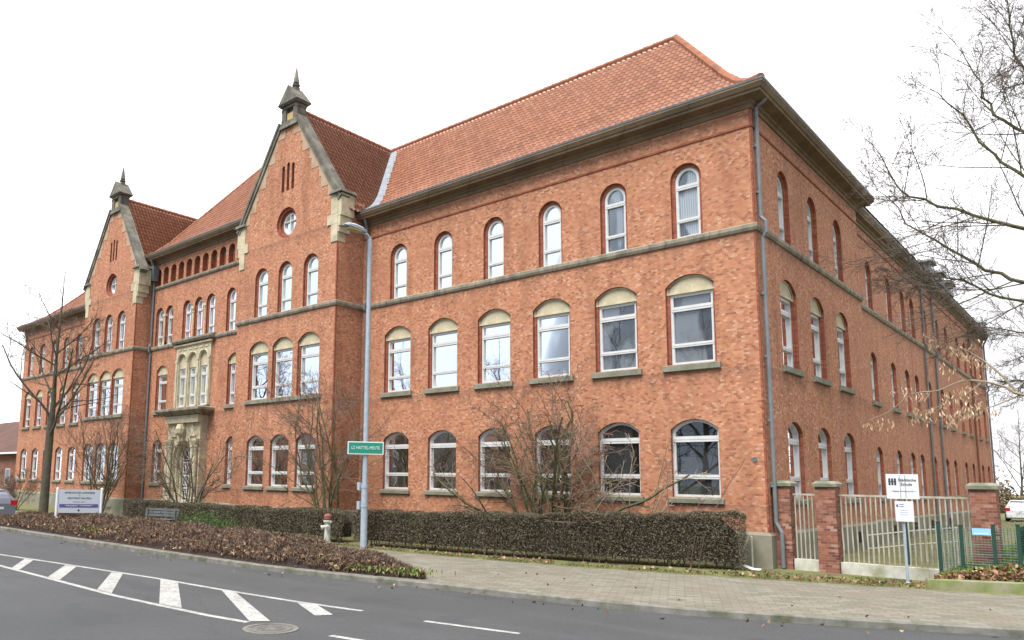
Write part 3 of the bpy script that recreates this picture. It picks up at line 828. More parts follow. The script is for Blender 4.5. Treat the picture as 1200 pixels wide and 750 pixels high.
    r = MB(); r.box(xc - .25, xc + .25, y0 + .13, y0 + .235, 18.80, 19.16); r.build('relief', OCHRE, pin)
    f = MB(); yc = DY + .28
    f.box(xc - .13, xc + .13, yc - .13, yc + .13, 20.2, 20.48)
    f.lathe([(.10, 20.48), (.18, 20.56), (.19, 20.63), (.10, 20.67), (.15, 20.72), (.11, 21.0), (.05, 21.35), (.01, 21.55)], 8, (xc, yc))
    f.build('finial', COPING, pin)
gable_front(CA1, A0, A1, [-21.611, -19.815, -17.997], 'a', [('dark', 'blind', 'pale'), ('dark', 'blind', 'blind'), ('dark', 'blind', 'blind')])
gable_front(CA2, B0, B1, [-39.0, -37.29, -35.65], 'a', [('dark', 'pale', 'pale'), ('dark', 'pale', 'blind'), ('mid', 'blind', 'pale')])

# left wing
rows = storeys('l', [-53.6, -51.4, -49.26, -47.14, -45.0, -42.8], (.60, .62, .46), (0, 0, 0), 0, panes=[('pale', 'pale', 'mid')] * 6)
wall('wall', (0, 0, 0), 0, LX, B0, 0, 13.2, rows)

# recessed centre
cy = (0, CY, 0)
low = [Op(-32.45, .52, 1.86, 4.24, .26, ((0, .22),)), Op(-25.05, .52, 1.86, 4.24, .26, ((0, .22),))]
for o in low: put_window('cg', o, cy, 0, 'segmental_window', 'mid', bars=B_LOW, sill=(.64, 1.66, 1.87, .09))
PX = -28.93
door_hole = Op(PX, 1.0, 0.9, 4.15, 1.0, ((0, .35),))
mid = [Op(-32.36, .62, 5.86, 8.48, .33, ((0, .10), (.085, .21))), Op(-25.1, .62, 5.86, 8.48, .33, ((0, .10), (.085, .21)))]
for o in mid: put_window('cm', o, cy, 0, 'panelled_window', 'mid', flat=7.95, bars=B_MID, sill=(.72, 5.64, 5.87, .1))
stone_hole = Op(PX, 1.62, 5.95, 9.2, 0, ((0, .05),))
up = [Op(u, .42, 9.66, 11.94, .42, S2) for u in (-32.98, -31.88, -29.98, -28.78, -27.58, -25.64, -24.5)]
for o in up: put_window('cu', o, cy, 0, 'arched_window', 'pale', bars=B_UP)
ARC = [-33.36 + .841 * k for k in range(10)]
arcade = [Op(u, .30, 13.27, 14.33, .30, ((0, .28),), 8) for u in ARC] + [Op(-24.95, .30, 13.27, 14.33, .30, ((0, .28),), 8), Op(-24.11, .30, 13.27, 14.33, .30, ((0, .28),), 8)]
wall('wall', cy, 0, B1, A0, 0, 14.7, [(.9, 4.26, low + [door_hole]), (5.86, 9.22, mid + [stone_hole]), (9.63, 11.97, up), (13.25, 14.36, arcade)])
nb = MB(); ns = MB()
for o in arcade:
    nb.box(o.uc - .31, o.uc + .31, CY + .27, CY + .31, 13.2, 13.93); ns.box(o.uc - .31, o.uc + .31, CY + .265, CY + .305, 13.931, 14.4)
nb.build('arcade_panel', REVEAL, SCHOOL); ns.build('arcade_tympanum', SILL, SCHOOL)
s = MB(); s.sweep([(B1, CY), (A0, CY)], [(0, 13.06), (.06, 13.08), (.10, 13.16), (.10, 13.25), (-.26, 13.275), (-.26, 13.06)], caps=False); s.build('string_course', STRING, SCHOOL)
# stone colonnettes between coupled windows
for u in (-32.43, -29.38, -28.18):
    c = MB(); c.box(u - .13, u + .13, CY - .02, CY + .2, 9.66, 9.86); c.lathe([(.085, 9.86), (.085, 11.15), (.11, 11.18), (.09, 11.22), (.14, 11.36)], 10, (u, CY + .06)); c.box(u - .165, u + .165, CY - .04, CY + .2, 11.36, 11.50)
    c.build('colonnette', STONE, SCHOOL)
# carved stone triple window
ops = [Op(PX + d, .38, 5.97, 8.83, .38, ((0, .19),)) for d in (-1.08, 0, 1.08)]
sw = wall('stone_window_surround', (0, CY - .10, 0), 0, PX - 1.74, PX + 1.74, 5.93, 9.42, [(5.95, 8.86, ops)], mats=[STONE, STONE])
for o in ops: put_window('cs', o, (0, CY - .10, 0), 0, 'stone_framed_window', 'mid', flat=8.08, bars=B_MID)
t = MB()
for sg in (-1, 1): t.box(*sorted((PX + sg * 1.74, PX + sg * 1.70)), CY - .0999, CY, 5.93, 9.42)
for o in ops:     # moulded hood over each arch, keyed up into the frieze
    hp = arc_pts(o.uc, .47, 8.45, .47, 12); t.tube([(u, CY - .11, v) for u, v in hp], .055, n=6); t.tube([(o.uc, CY - .11, 8.92), (o.uc, CY - .11, 9.25)], .05, n=6)
for d in (-1.62, -.54, .54, 1.62): t.box(PX + d - .085, PX + d + .085, CY - .15, CY - .102, 5.95, 8.42); t.box(PX + d - .12, PX + d + .12, CY - .17, CY - .103, 8.42, 8.55)
for k in range(6): t.box(PX - 1.55 + k * .55, PX - 1.22 + k * .55, CY - .13, CY - .104, 9.06, 9.16)
t.sweep([(PX - 1.9, CY), (PX + 1.9, CY)], [(.1, 9.26), (.20, 9.30), (.22, 9.38), (.10, 9.40)])
t.build('stone_moulding', STONE, sw, (0, -(CY - .10), 0))
t = MB(); t.sweep([(PX - 2.0, CY), (PX + 2.05, CY)], [(0, 9.43), (.26, 9.48), (.32, 9.58), (.32, 9.68), (0, 9.74)]); t.build('stone_cornice', STRING, sw, (0, -(CY - .10), 0))

# entrance portal
pf = -0.92
ph = [Op(PX, .98, .90, 4.12, .98, ((0, .16), (.16, .34), (.30, .52)), 16)]
portal = wall('portal', (0, pf, 0), 0, PX - 1.62, PX + 1.62, .9, 5.45, [(.9, 4.14, ph)], mats=[STONE, STONE])
t = MB()
for sg in (-1, 1): t.box(*sorted((PX + sg * 1.62, PX + sg * 1.40)), pf + .001, CY, .9, 5.45)
for sg in (-1, 1):
    for e in (1.42, 1.12):
        t.lathe([(.15, .9), (.15, 1.1), (.11, 1.16), (.11, 3.7), (.15, 3.75), (.12, 3.8), (.19, 4.05), (.19, 4.15)], 10, (PX + sg * e, pf - .12))
t.box(PX - 1.66, PX + 1.66, pf - .2, pf - .003, 5.02, 5.4)
t.box(PX - .16, PX + .16, pf - .16, pf - .004, 4.05, 5.0); t.lathe([(.10, 4.3), (.26, 4.45), (.3, 4.7), (.18, 4.95)], 10, (PX, pf - .18))
for sg in (-1, 1): t.prism([(PX + sg * .95 - .3, 4.3), (PX + sg * .95 + .3, 4.3), (PX + sg * .95, 4.95)], pf - .08, pf - .005)
t.build('portal_carving', STONE, portal, (0, -pf, 0))
t = MB(); t.sweep([(PX - 1.72, CY), (PX - 1.72, pf - .1), (PX + 1.72, pf - .1), (PX + 1.72, CY)], [(0, 5.40), (.16, 5.46), (.42, 5.58), (.48, 5.64), (.48, 5.76), (0, 5.86)]); 
t.face([(PX - 1.72, CY, 5.85), (PX - 1.72, pf - .1, 5.85), (PX + 1.72, pf - .1, 5.85), (PX + 1.72, CY, 5.85)]); t.build('portal_cornice', STRING, portal, (0, -pf, 0))
dr = MB(); dr.prism([(u, v) for u, v in Op(PX, .70, .9, 3.80, .70).loop(0)][::-1], pf + .50, pf + .56)
door = dr.build('door', mat('door_glass', (.02, .022, .022), .08, .8), portal, (0, -pf, 0))
gr = MB(); yy = pf + .46
for k in range(-3, 4): gr.tube([(PX + k * .21, yy, .92), (PX + k * .21, yy, 3.0)], .022, n=4)
for z in (.95, 1.6, 2.25, 2.95): gr.box(PX - .68, PX + .68, yy - .02, yy + .02, z - .04, z + .04)
for z in (1.28, 1.93, 2.6):
    for k in (-2, -1, 0, 1, 2):
        ring = [(PX + k * .25 + .11 * math.cos(a * PI / 6), yy, z + .2 * math.sin(a * PI / 6)) for a in range(13)]
        gr.tube(ring, .02, n=4)
for k in range(7): gr.tube([(PX, yy, 3.1), (PX + .66 * math.cos(k * PI / 6), yy, 3.1 + .66 * math.sin(k * PI / 6))], .02, n=4)
gr.tube([(PX + .68 * math.cos(k * PI / 12), yy, 3.1 + .68 * math.sin(k * PI / 12)) for k in range(13)], .035, n=4)
gr.build('door_grille', WHITE, door)
st = MB()
for k in range(5): st.box(PX - 1.7 + k * .02, PX + 1.7 - k * .02, pf - 1.6 + k * .3, CY, k * .18 - (.02 if k == 0 else 0), .18 * (k + 1) - .003 * k)
st.build('step', LIGHT_CONCRETE, portal, (0, -pf, 0))

# string course, plinth, groove
FULL = [(LX, 0), (B0, 0), (B0, DY), (B1, DY), (B1, CY), (A0, CY), (A0, DY), (A1, DY), (A1, 0), (0, 0), (0, YP)]
SPROF = [(0, 9.43), (.05, 9.44), (.085, 9.52), (.085, 9.62), (.0, 9.67), (-.24, 9.672)]
m = MB(); m.sweep(FULL, SPROF); m.build('string_course', STRING, SCHOOL)
m = MB(); m.sweep([(SX, YP), (SX, YE)], SPROF); m.build('string_course', STRING, SCHOOL)
PPROF = [(.07, -.02), (.07, .86), (.0, .94)]
for pth in ([(LX, 11.5), (LX, 0), (B0, 0), (B0, DY), (B1, DY), (B1, CY), (PX - 1.64, CY)], [(PX + 1.64, CY), (A0, CY), (A0, DY), (A1, DY), (A1, 0), (0, 0), (0, YP)], [(SX, YP), (SX, YE)]):
    m = MB(); m.sweep(pth, PPROF, caps=False); m.build('plinth', PLINTH, SCHOOL)
GPROF = [(0, 12.55), (.035, 12.56), (.035, 12.62), (0, 12.635)]
for pth in ([(A1, 0), (0, 0), (0, YP)], [(SX, YP), (SX, YE)], [(LX, 0), (B0, 0)]):
    m = MB(); m.sweep(pth, GPROF); m.build('brick_string', REVEAL, SCHOOL)
m = MB(); m.box(-.05, .004, -.004, .05, .94, 13.1); m.build('corner_bead', REVEAL, SCHOOL)
for x in (A1, B1):
    m = MB(); m.box(x - .06, x + .004, DY - .004, DY + .06, .94, 12.15); m.build('corner_bead', REVEAL, SCHOOL)
# cellar lights in the side plinth
for y in (4.3, 9.0, 16, 20, 24, 29):
    m = MB(); x = (0 if y < YP else SX) + .075; m.box(x - .01, x + .004, y - .35, y + .35, .28, .66); m.build('cellar_window', DARK, SCHOOL)

# cornices
def cprof(z, o): return [(0, z - .55), (.05, z - .545), (.05, z - .42), (.10, z - .40), (.13, z - .35), (.13, z - .335), (o * .78, z - .30), (o * .80, z - .27), (o * .80, z - .235), (o * .88, z - .21), (o * .98, z - .11), (o, z - .10), (o, z - .035)]
def cornice(path, z, o):
    m = MB(); m.sweep(path, cprof(z, o) + [(0, z - .03)]); c = m.build('cornice', CORNICE, SCHOOL)
    g = MB(); g.sweep(path, [(o - .09, z - .029), (o + .012, z - .033), (o + .02, z + .03), (o - .02, z + .03), (o - .03, z), (o - .09, z)]); g.build('gutter', ZINC_DARK, SCHOOL)
EZ = 13.66
cornice([(A1, 0), (0, 0), (0, YP), (-1.2, YP)], EZ, .56)
cornice([(SX, YP + .02), (SX, YE), (-2, YE)], EZ - .14, .36)
cornice([(LX, 6), (LX, 0), (B0, 0)], EZ, .56)
CZ = 15.15
cornice([(-35.2, CY), (-22.4, CY)], CZ, .56)
m = MB(); m.box(-35.2, -22.4, CY + .001, CY + .4, 14.6, 15.1); m.build('wall', BRICK, SCHOOL)

# ---- roofs in real pantiles
def resample(prof, step):
    out = [prof[0]]; acc = 0
    P = [Vector(p) for p in prof]; L = [0]
    for a, b in zip(P, P[1:]): L.append(L[-1] + (b - a).length)
    n = max(1, int(L[-1] / step)); res = []
    for k in range(n + 1):
        t = L[-1] * k / n; i = 0
        while i < len(P) - 2 and L[i + 1] < t: i += 1
        f = (t - L[i]) / (L[i + 1] - L[i]); res.append(P[i].lerp(P[i + 1], f))
    return res
def tiles(p0, udir, ndir, length, prof, clips=(), colw=.225, rowl=.33, sub=6):
    """pantiled slope: eave starts at p0, runs along udir; prof is (inward, height)"""
    u = Vector((*udir, 0)); nd = Vector((*ndir, 0)); R = resample(prof, rowl)
    nc = int(length / colw); bmm = bmesh.new(); uvl = bmm.loops.layers.uv.new('tile')
    lines = []
    for k in range(len(R) - 1):
        a, b = R[k], R[k + 1]; d = (b - a).normalized(); nn = Vector((-d.x * 0 - d.y, d.x)) 
        nrm = nd * (-d.y) + Vector((0, 0, d.x))
        lines.append((a, nrm, .045, k + .001)); lines.append((b, nrm, .012, k + .999))
    prev = None
    for li, (q, nrm, lift, tv) in enumerate(lines):
        row = []
        for c in range(nc * sub + 1):
            x = c / sub; ph = x % 1.0
            h = .030 * math.sin(2 * PI * ph) + .012 * math.sin(4 * PI * ph + .6)
            p = Vector(p0) + u * (c / sub * colw) + nd * q.x + Vector((0, 0, q.y)) + nrm * (h + lift)
            row.append(bmm.verts.new(p))
        if prev:
            for c in range(nc * sub):
                f = bmm.faces.new((prev[0][c], prev[0][c + 1], row[c + 1], row[c]))
                tu = (c / sub + .13, (c + 1) / sub + .13)
                tv0 = prev[1]
                for lp, (uu, vv) in zip(f.loops, ((tu[0], tv0), (tu[1], tv0), (tu[1], tv), (tu[0], tv))): lp[uvl].uv = (uu, vv)
                f.smooth = True
        prev = (row, tv)
    for co, no in clips:
        g = bmm.verts[:] + bmm.edges[:] + bmm.faces[:]
        bmesh.ops.bisect_plane(bmm, geom=g, plane_co=co, plane_no=no, clear_outer=True)
    return bmm
def roof(name, parts):
    bm = bmesh.new(); me = bpy.data.meshes.new(name)
    tmp = bpy.data.meshes.new('tmp')
    for b in parts:
        b.to_mesh(tmp); bm.from_mesh(tmp); b.free()
    bm.to_mesh(me); bm.free(); me.materials.append(TILE); bpy.data.meshes.remove(tmp)
    return link(name, me, SCHOOL)
def caps(name, pts, r=.13):
    """half-round ridge tiles overlapping along a line"""
    m = MB(); P = [Vector(p) for p in pts]
    for a, b in zip(P, P[1:]):
        n = max(1, int((b - a).length / .42))
        for k in range(n):
            q0 = a.lerp(b, k / n); q1 = a.lerp(b, (k + 1.12) / n)
            m.tube([q0, q1], r * .92, r * 1.12, 8)
    return m.build(name, TILE_PLAIN, SCHOOL, smooth=False)

WP = [(0, 0), (.6, .26), (1.2, .68), (2.0, 1.46), (5.9, 5.9)]      # bell-cast profile of the wings
def zw(d):
    for (a, za), (b, zb) in zip(WP, WP[1:]):
        if d <= b: return za + (zb - za) * (d - a) / (b - a)
    return WP[-1][1]
E0 = EZ - .02
ox = .50
# right wing: front slope clipped by the hip, hip slope
k = 4.9 / 5.9
hipn = Vector((5.9, 4.9, 0)).normalized()                          # plan normal of the hip plane, front side kept
r1 = tiles((-20.6, -ox, E0), (1, 0), (0, 1), 21.3, WP, [((ox, -ox, 0), hipn)])
r2 = tiles((ox, -ox - .3, E0), (0, 1), (-1, 0), 12.8, [(d * k, z) for d, z in WP], [((ox, -ox, 0), -hipn), ((ox, 11.3, 0), Vector((-5.9 * 0 + 5.9, 0, 0)).normalized() * 0 + Vector((5.9, -4.9, 0)).normalized() * -1 if False else Vector((0, 1, 0)))])
RWR = roof('roof', [r1, r2])
AP = (ox - 4.9, -ox + 5.9, E0 + 5.9)
caps('hip_tiles', [(ox - d * k, -ox + d, E0 + z + .05) for d, z in WP])
caps('ridge_tiles', [(AP[0], AP[1], AP[2] + .05), (-21.5, AP[1], AP[2] + .05)])
m = MB(); m.face([(AP[0], AP[1], AP[2]), (-45, AP[1], AP[2]), (-45, 12.0, E0), (AP[0] + 4.9, 12.0, E0)])
m.face([(AP[0] - .5, AP[1], AP[2] - .1), (-6.2, YE, AP[2] - 1.0), (SX + .42, YE, E0 - .04), (SX + .42, YP - 1.5, E0 - .04)])
m.face([(-6.2, YE, AP[2] - 1), (-12, YE, E0), (-12, 11, E0), (AP[0] - .5, AP[1], AP[2] - .1)]); m.face([(SX, YE, E0 - .04), (-12, YE, E0), (-6.2, YE, AP[2] - 1)])
m.build('roof', TILE_PLAIN, SCHOOL)

def gable_roof(xc, right_low, left_low, y1=5.6):
    sl = 1.495; rz = 19.40; parts = []
    for sg, zl in ((1, right_low), (-1, left_low)):
        dx = (rz - zl) / sl
        prof = [(0, zl), (dx, rz)]
        if sg > 0: parts.append(tiles((xc + dx, DY + .40, 0), (0, 1), (-1, 0), y1 - DY, prof))
        else: parts.append(tiles((xc - dx, y1, 0), (0, -1), (1, 0), y1 - DY - .40, prof))
    roof('roof', parts)
    caps('ridge_tiles', [(xc, DY + .62, rz + .04), (xc, y1, rz + .04)], .12)
gable_roof(CA1, EZ - .05, 14.4); gable_roof(CA2, 14.4, EZ - .05)
# zinc valley between the first gable roof and the wing roof
m = MB(); vp = []
for kx in range(13):
    d = .05 + (5.62 - .05) * kx / 12; z = E0 + zw(d); vp.append((CA1 + (19.40 - z) / 1.495, -ox + d, z))
for a, b in zip(vp, vp[1:]):
    m.face([(a[0] - .06, a[1], a[2] + .16), (a[0] + .46, a[1], a[2] + .075), (b[0] + .40, b[1], b[2] + .075), (b[0] - .06, b[1], b[2] + .16)])
m.build('valley_flashing', FLASH, SCHOOL)
# narrow zinc flashing behind the gable copings
m = MB()
for xc in (CA1, CA2):
    for t0, t1 in ((0.62, 3.55),):
        m.face([(xc + t0, DY + .44, 19.40 - 1.495 * t0 + .11), (xc + t0, DY + .60, 19.40 - 1.495 * t0 + .11), (xc + t1, DY + .60, 19.40 - 1.495 * t1 + .11), (xc + t1, DY + .44, 19.40 - 1.495 * t1 + .11)])
m.build('verge_flashing', ZINC, SCHOOL)

# centre roof: steeper, higher, hipped at both ends
CE = CZ - .02; cyo = CY - .5
CP = [(0, 0), (.7, .38), (1.4, 1.02), (6.1, 6.75)]
kc = .70
xl, xr = -34.95, -22.6
nl = Vector((-6.1, 6.1 * kc, 0)).normalized(); nr = Vector((6.1, 6.1 * kc, 0)).normalized()
c1 = tiles((xl - .2, cyo, CE), (1, 0), (0, 1), xr - xl + .4, CP, [((xl, cyo, 0), nl), ((xr, cyo, 0), nr)])
roof('roof', [c1])
apl = (xl + 6.1 * kc, cyo + 6.1, CE + 6.75); apr = (xr - 6.1 * kc, cyo + 6.1, CE + 6.75)
m = MB()
bl, br = (xl, cyo + 12.2, CE), (xr, cyo + 12.2, CE)
hl = [(xl + d * kc, cyo + d, CE + z) for d, z in CP]; hr = [(xr - d * kc, cyo + d, CE + z) for d, z in CP]
m.face(hl + [bl]); m.face(hr[::-1] + [br]); m.face([apl, apr, br, bl])
m.build('roof', TILE_PLAIN, SCHOOL)
caps('hip_tiles', [(x, y, z + .04) for x, y, z in hl], .10); caps('ridge_tiles', [(apl[0], apl[1], apl[2] + .04), (apr[0], apr[1], apr[2] + .04)], .1)

# left wing roof with its hip
kl = 9.5 / 5.9
xh = LX - .1
hn = Vector((-5.9, 5.9 * kl, 0)).normalized()
l1 = tiles((xh - .2, -ox, E0), (1, 0), (0, 1), 18.0, WP, [((xh, -ox, 0), hn)])
roof('roof', [l1])
hp = [(xh + d * kl, -ox + d, E0 + z) for d, z in WP]
m = MB(); m.face(hp + [(xh, 12, E0)]); m.build('roof', TILE_PLAIN, SCHOOL)
caps('hip_tiles', [(x, y, z + .04) for x, y, z in hp], .10); caps('ridge_tiles', [(hp[-1][0], hp[-1][1], hp[-1][2] + .04), (-36, hp[-1][1], hp[-1][2] + .04)], .1)

# dormers over the rear eaves
for k, y in enumerate((27.0, 30.0, 33.0)):
    m = MB(); m.box(-2.2, .10, y - .62, y + .62, 13.7, 14.35); m.prism([(y - .75, 14.35), (y + .75, 14.35), (y + .6, 14.5), (y - .6, 14.5)], -.22, 2.3)
    i = m.v[8:]; m.v[8:] = [(-py, px, pz) for px, py, pz in i]
    dm = m.build('dormer', ZINC_DARK, SCHOOL)
    g = MB(); g.box(.101, .115, y - .45, y + .45, 13.85, 14.25); g.build('pane', GL_DARK, dm)
m = MB(); m.box(-1.4, .1, 46.2, 47.4, 13.6, 14.2); m.taper(-1.5, .2, 46.1, 47.5, 14.2, 14.35, .2); m.build('dormer', ZINC, SCHOOL)

# rain pipes
def pipe(pts, r=.055, material=PIPE, clips=(), n=10):
    m = MB(); m.tube(pts, r, n=n)
    for c in clips: m.tube([(pts[0][0] + c[0], pts[0][1] + c[1], c[2] - .035), (pts[0][0] + c[0], pts[0][1] + c[1], c[2] + .035)], r * 1.35, n=n)
    return m.build('downpipe', material, SCHOOL, smooth=False)
cx_, cy_ = .09, .22
pipe([(cx_ + .30, cy_, 13.40), (cx_ + .22, cy_, 13.30), (cx_, cy_, 13.16), (cx_, cy_, 9.86), (cx_ + .13, cy_, 9.70), (cx_ + .13, cy_, 9.38), (cx_ + .02, cy_, 9.22), (cx_ + .02, cy_, 1.22), (cx_ + .16, cy_ - .02, .95), (cx_ + .16, cy_ - .02, .02)], .056,
     clips=[(-.35, 0, z) for z in (12.0, 10.6)] + [(-.33, 0, z) for z in (7.6, 5.8, 4.0, 2.2)])
pipe([(A1 + .42, -.42, 13.5), (A1 + .40, -.30, 13.2), (A1 + .34, -.10, 12.75), (A1 + .34, -.10, 9.8), (A1 + .34, -.20, 9.66), (A1 + .34, -.20, 9.40), (A1 + .34, -.10, 9.25), (A1 + .34, -.10, .02)], .062, ZINC_DARK)
pipe([(B1 + .3, CY - .45, 14.9), (B1 + .22, CY - .1, 14.2), (B1 + .22, CY - .1, 9.85), (B1 + .22, CY - .2, 9.7), (B1 + .22, CY - .2, 9.4), (B1 + .22, CY - .1, 9.25), (B1 + .22, CY - .1, .02)], .062)
m = MB(); m.taper(B1 + .06, B1 + .46, CY - .3, CY - .01, 13.6, 14.5, -.06); m.build('rainwater_head', ZINC_DARK, SCHOOL)
for y, mt in ((25.2, ZINC_DARK), (28.1, ZINC_DARK), (40.7, RUST), (47.8, ZINC_DARK)):
    pipe([(SX + .35, y, 13.4), (SX + .28, y, 13.2), (SX + .09, y, 12.75), (SX + .09, y, 9.75), (SX + .18, y, 9.6), (SX + .18, y, 9.4), (SX + .09, y, 9.3), (SX + .09, y, .02)], .058, mt, n=8)
pl = MB(); pl.box(LX + .35, LX + .95, -.02, -.001, 1.62, 1.98); pl.build('name_plate', SIGN_WHITE, SCHOOL)
pl = MB(); pl.lathe([(.07, -.012), (.07, .012)], 12); q = pl.build('survey_plate', ZINC_DARK, SCHOOL, (-.30, -.015, 2.92)); q.rotation_euler = (PI / 2, 0, 0)

# ================================================================== street furniture and boundary
def P_(x, y, z): return (x, y, z)
# ---- brick gate pillars and the white railings between them
pillars = [(.03, .46, .30, .76, 'short brick pillar with stone cap tight against the school corner', 0),
           (1.13, 1.60, .16, .63, 'free-standing brick pillar with stone cap between the two white railings', 1),
           (4.40, 4.90, .24, .74, 'brick pillar with stone cap at the right end of the long white railing', 2)]
for x0, x1, y0, y1, lab, k in pillars:
    t = thing('brick_pillar', lab, 'pillar', ((x0 + x1) / 2, (y0 + y1) / 2, 0), 0, 'brick pillars of the boundary')
    w, d = (x1 - x0) / 2, (y1 - y0) / 2
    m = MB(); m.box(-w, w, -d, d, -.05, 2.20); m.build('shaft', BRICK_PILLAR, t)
    m = MB(); m.box(-w - .06, w + .06, -d - .06, d + .06, 2.201, 2.28); m.taper(-w - .06, w + .06, -d - .06, d + .06, 2.281, 2.35, .09); m.build('cap', SILL, t)
def railing(x0, x1, n, label, sag=False):
    t = thing('railing', label, 'railing', (x0, .42, 0), 0, 'white railings between brick pillars')
    L = x1 - x0
    m = MB(); m.box(0.003, L - .003, -.14, .14, -.05, .28); m.build('base_wall', LIGHT_CONCRETE, t)
    m = MB(); m.box(0.003, L - .003, -.022, .022, 1.96, 2.01); m.build('top_rail', WHITE_PAINT, t)
    r = random.Random(n)
    for k in range(n):
        x = .05 + (L - .1) * k / (n - 1)
        b = MB()
        bx = r.uniform(.01, .05) if sag and r.random() < .5 else 0
        b.tube([(x, 0, 1.965), (x, -bx * .3, 1.1), (x + bx * .4, -bx, .6), (x, 0, .27)], .019, n=6)
        b.build('bar', WHITE_PAINT, t)
railing(.50, 1.13, 6, 'narrow white railing on a low wall between the two left brick pillars')
railing(1.61, 4.40, 25, 'long white railing of thin slightly bent bars on a low wall', True)

# ---- handrail behind the railing
t = thing('handrail', 'pale tubular handrail climbing beside the cellar wall behind the long railing', 'handrail', (1.2, 5.0, 0))
m = MB()
for z in (.55, .95): m.tube([(0, 0, z - .2), (1.2, .4, z), (2.2, .9, z + .12)], .022, n=6)
m.build('rails', WHITE_PAINT, t)
for k, (x, y) in enumerate(((.1, .03), (.75, .25), (1.4, .5), (2.1, .85))):
    m = MB(); m.tube([(x, y, -.02), (x, y, .80 + k * .1)], .02, n=6); m.build('post', WHITE_PAINT, t)

# ---- green mesh fence
gf = thing('mesh_fence', 'dark green wire mesh fence with slim posts on the grassy bank before the right pillar', 'fence', (3.4, 1.3, 0))
FP = [(3.83, -.25, 1.36), (4.24, -.15, 1.30), (4.83, -.05, 1.34), (5.26, .05, 1.36), (5.30, 4.0, 1.3)]
for x, y, h in FP:
    m = MB(); m.box(-.035, .035, -.035, .035, -.02, h + .05); m.box(-.042, .042, -.042, .042, h + .051, h + .075); m.build('post', GREEN_PAINT, gf, (x - 3.4, y - 1.3, 0))
for (xa, ya, ha), (xb, yb, hb) in zip(FP, FP[1:]):
    m = MB(); a = Vector((xa - 3.4, ya - 1.3, 0)); b = Vector((xb - 3.4, yb - 1.3, 0)); L = (b - a).length
    nv = int(L / .06); nh = 22
    for k in range(nv + 1):
        p = a.lerp(b, k / nv); m.tube([p + Vector((0, 0, .06)), p + Vector((0, 0, ha))], .006, n=3, cap=False)
    for k in range(nh + 1):
        z = .06 + (min(ha, hb) - .08) * k / nh; m.tube([a + Vector((.008, 0, z)), b + Vector((.008, 0, z))],   .007 if k % 4 else .011, n=3, cap=False)
    m.build('mesh_panel', GREEN_PAINT, gf)
gf2 = thing('mesh_fence', 'short green wire mesh panel standing crosswise behind the long white railing', 'fence', (2.3, 4.6, 0))
for x in (0, 1.1):
    m = MB(); m.box(-.03, .03, -.03, .03, -.02, 1.2); m.build('post', GREEN_PAINT, gf2, (x, 0, 0))
m = MB()
for k in range(12): m.tube([(k * .1, 0, .05), (k * .1, 0, 1.15)], .0045, n=3, cap=False)
for k in range(9): m.tube([(0, .006, .08 + k * .13), (1.1, .006, .08 + k * .13)], .006, n=3, cap=False)
m.build('mesh_panel', GREEN_PAINT, gf2)
bs = thing('small_sign', 'small light blue sign fixed to the green mesh fence', 'sign', (4.62, -.13, 1.24)); bs.rotation_euler = (0, 0, math.radians(12))
m = MB(); m.box(-.17, .17, -.012, .008, -.075, .075); m.build('panel', SIGN_BLUE, bs)
m = MB()
for x in (-.11, -.055, .0, .05, .10): m.box(x - .016, x + .016, -.014, -.0125, -.055, -.03)
m.build('lettering', SIGN_WHITE, bs)

# ---- notice signs on a galvanised post
sp = thing('sign_post', 'slim grey steel post carrying two white notice boards beside the long white railing', 'sign post', (3.29, -.98, 0))
m = MB(); m.tube([(0, 0, -.05), (0, 0, 2.30)], .03, n=10); m.build('post', GALV, sp)
m = MB(); m.lathe([(.07, -.01), (.07, .03), (.035, .06), (.032, .06)], 12); m.build('foot', GALV, sp)
yaw = math.radians(34)
s1 = thing('notice_board', 'large white notice board with dark square emblem at the top of the steel post', 'sign', (3.29 + .03, -.98 - .05, 2.22), yaw)
m = MB(); m.box(-.34, .34, -.012, .010, -.27, .30); s_ = m.build('panel', SIGN_WHITE, s1)
m = MB()
for x in (-.295, -.235, -.175):
    m.box(x, x + .045, -.0145, -.0125, .04, .20)
m.box(-.30, -.125, -.0148, -.0146, .115, .135)
m.build('emblem', INK, s1)
text('Städtische', .095, INK, s1, .10, -.016, .165); text('Schule', .095, INK, s1, .08, -.016, .065)
text('— Eingang Verwaltung Hof —', .045, INK_GREY, s1, .0, -.016, -.09)
m = MB()
for x in (-.05, .06): m.box(x - .012, x + .012, -.0135, -.0121, -.25, .28)
m.build('fixing_strip', CREAM, s1)
s2 = thing('notice_board', 'smaller white notice board hung below the larger one on the steel post', 'sign', (3.29 + .03, -.98 - .05, 1.66), yaw)
m = MB(); m.box(-.185, .20, -.012, .010, -.23, .235); m.build('panel', SIGN_WHITE, s2)
m = MB(); m.box(-.16, -.12, -.0145, -.0125, .10, .16); m.build('emblem', INK_PURPLE, s2)
m = MB()
for z in (.15, .10): m.box(-.10, .0, -.0145, -.0125, z, z + .022)
for z in (.02, -.03, -.08): m.box(-.10, .08, -.0142, -.0125, z, z + .008)
m.build('lettering', INK_GREY, s2)

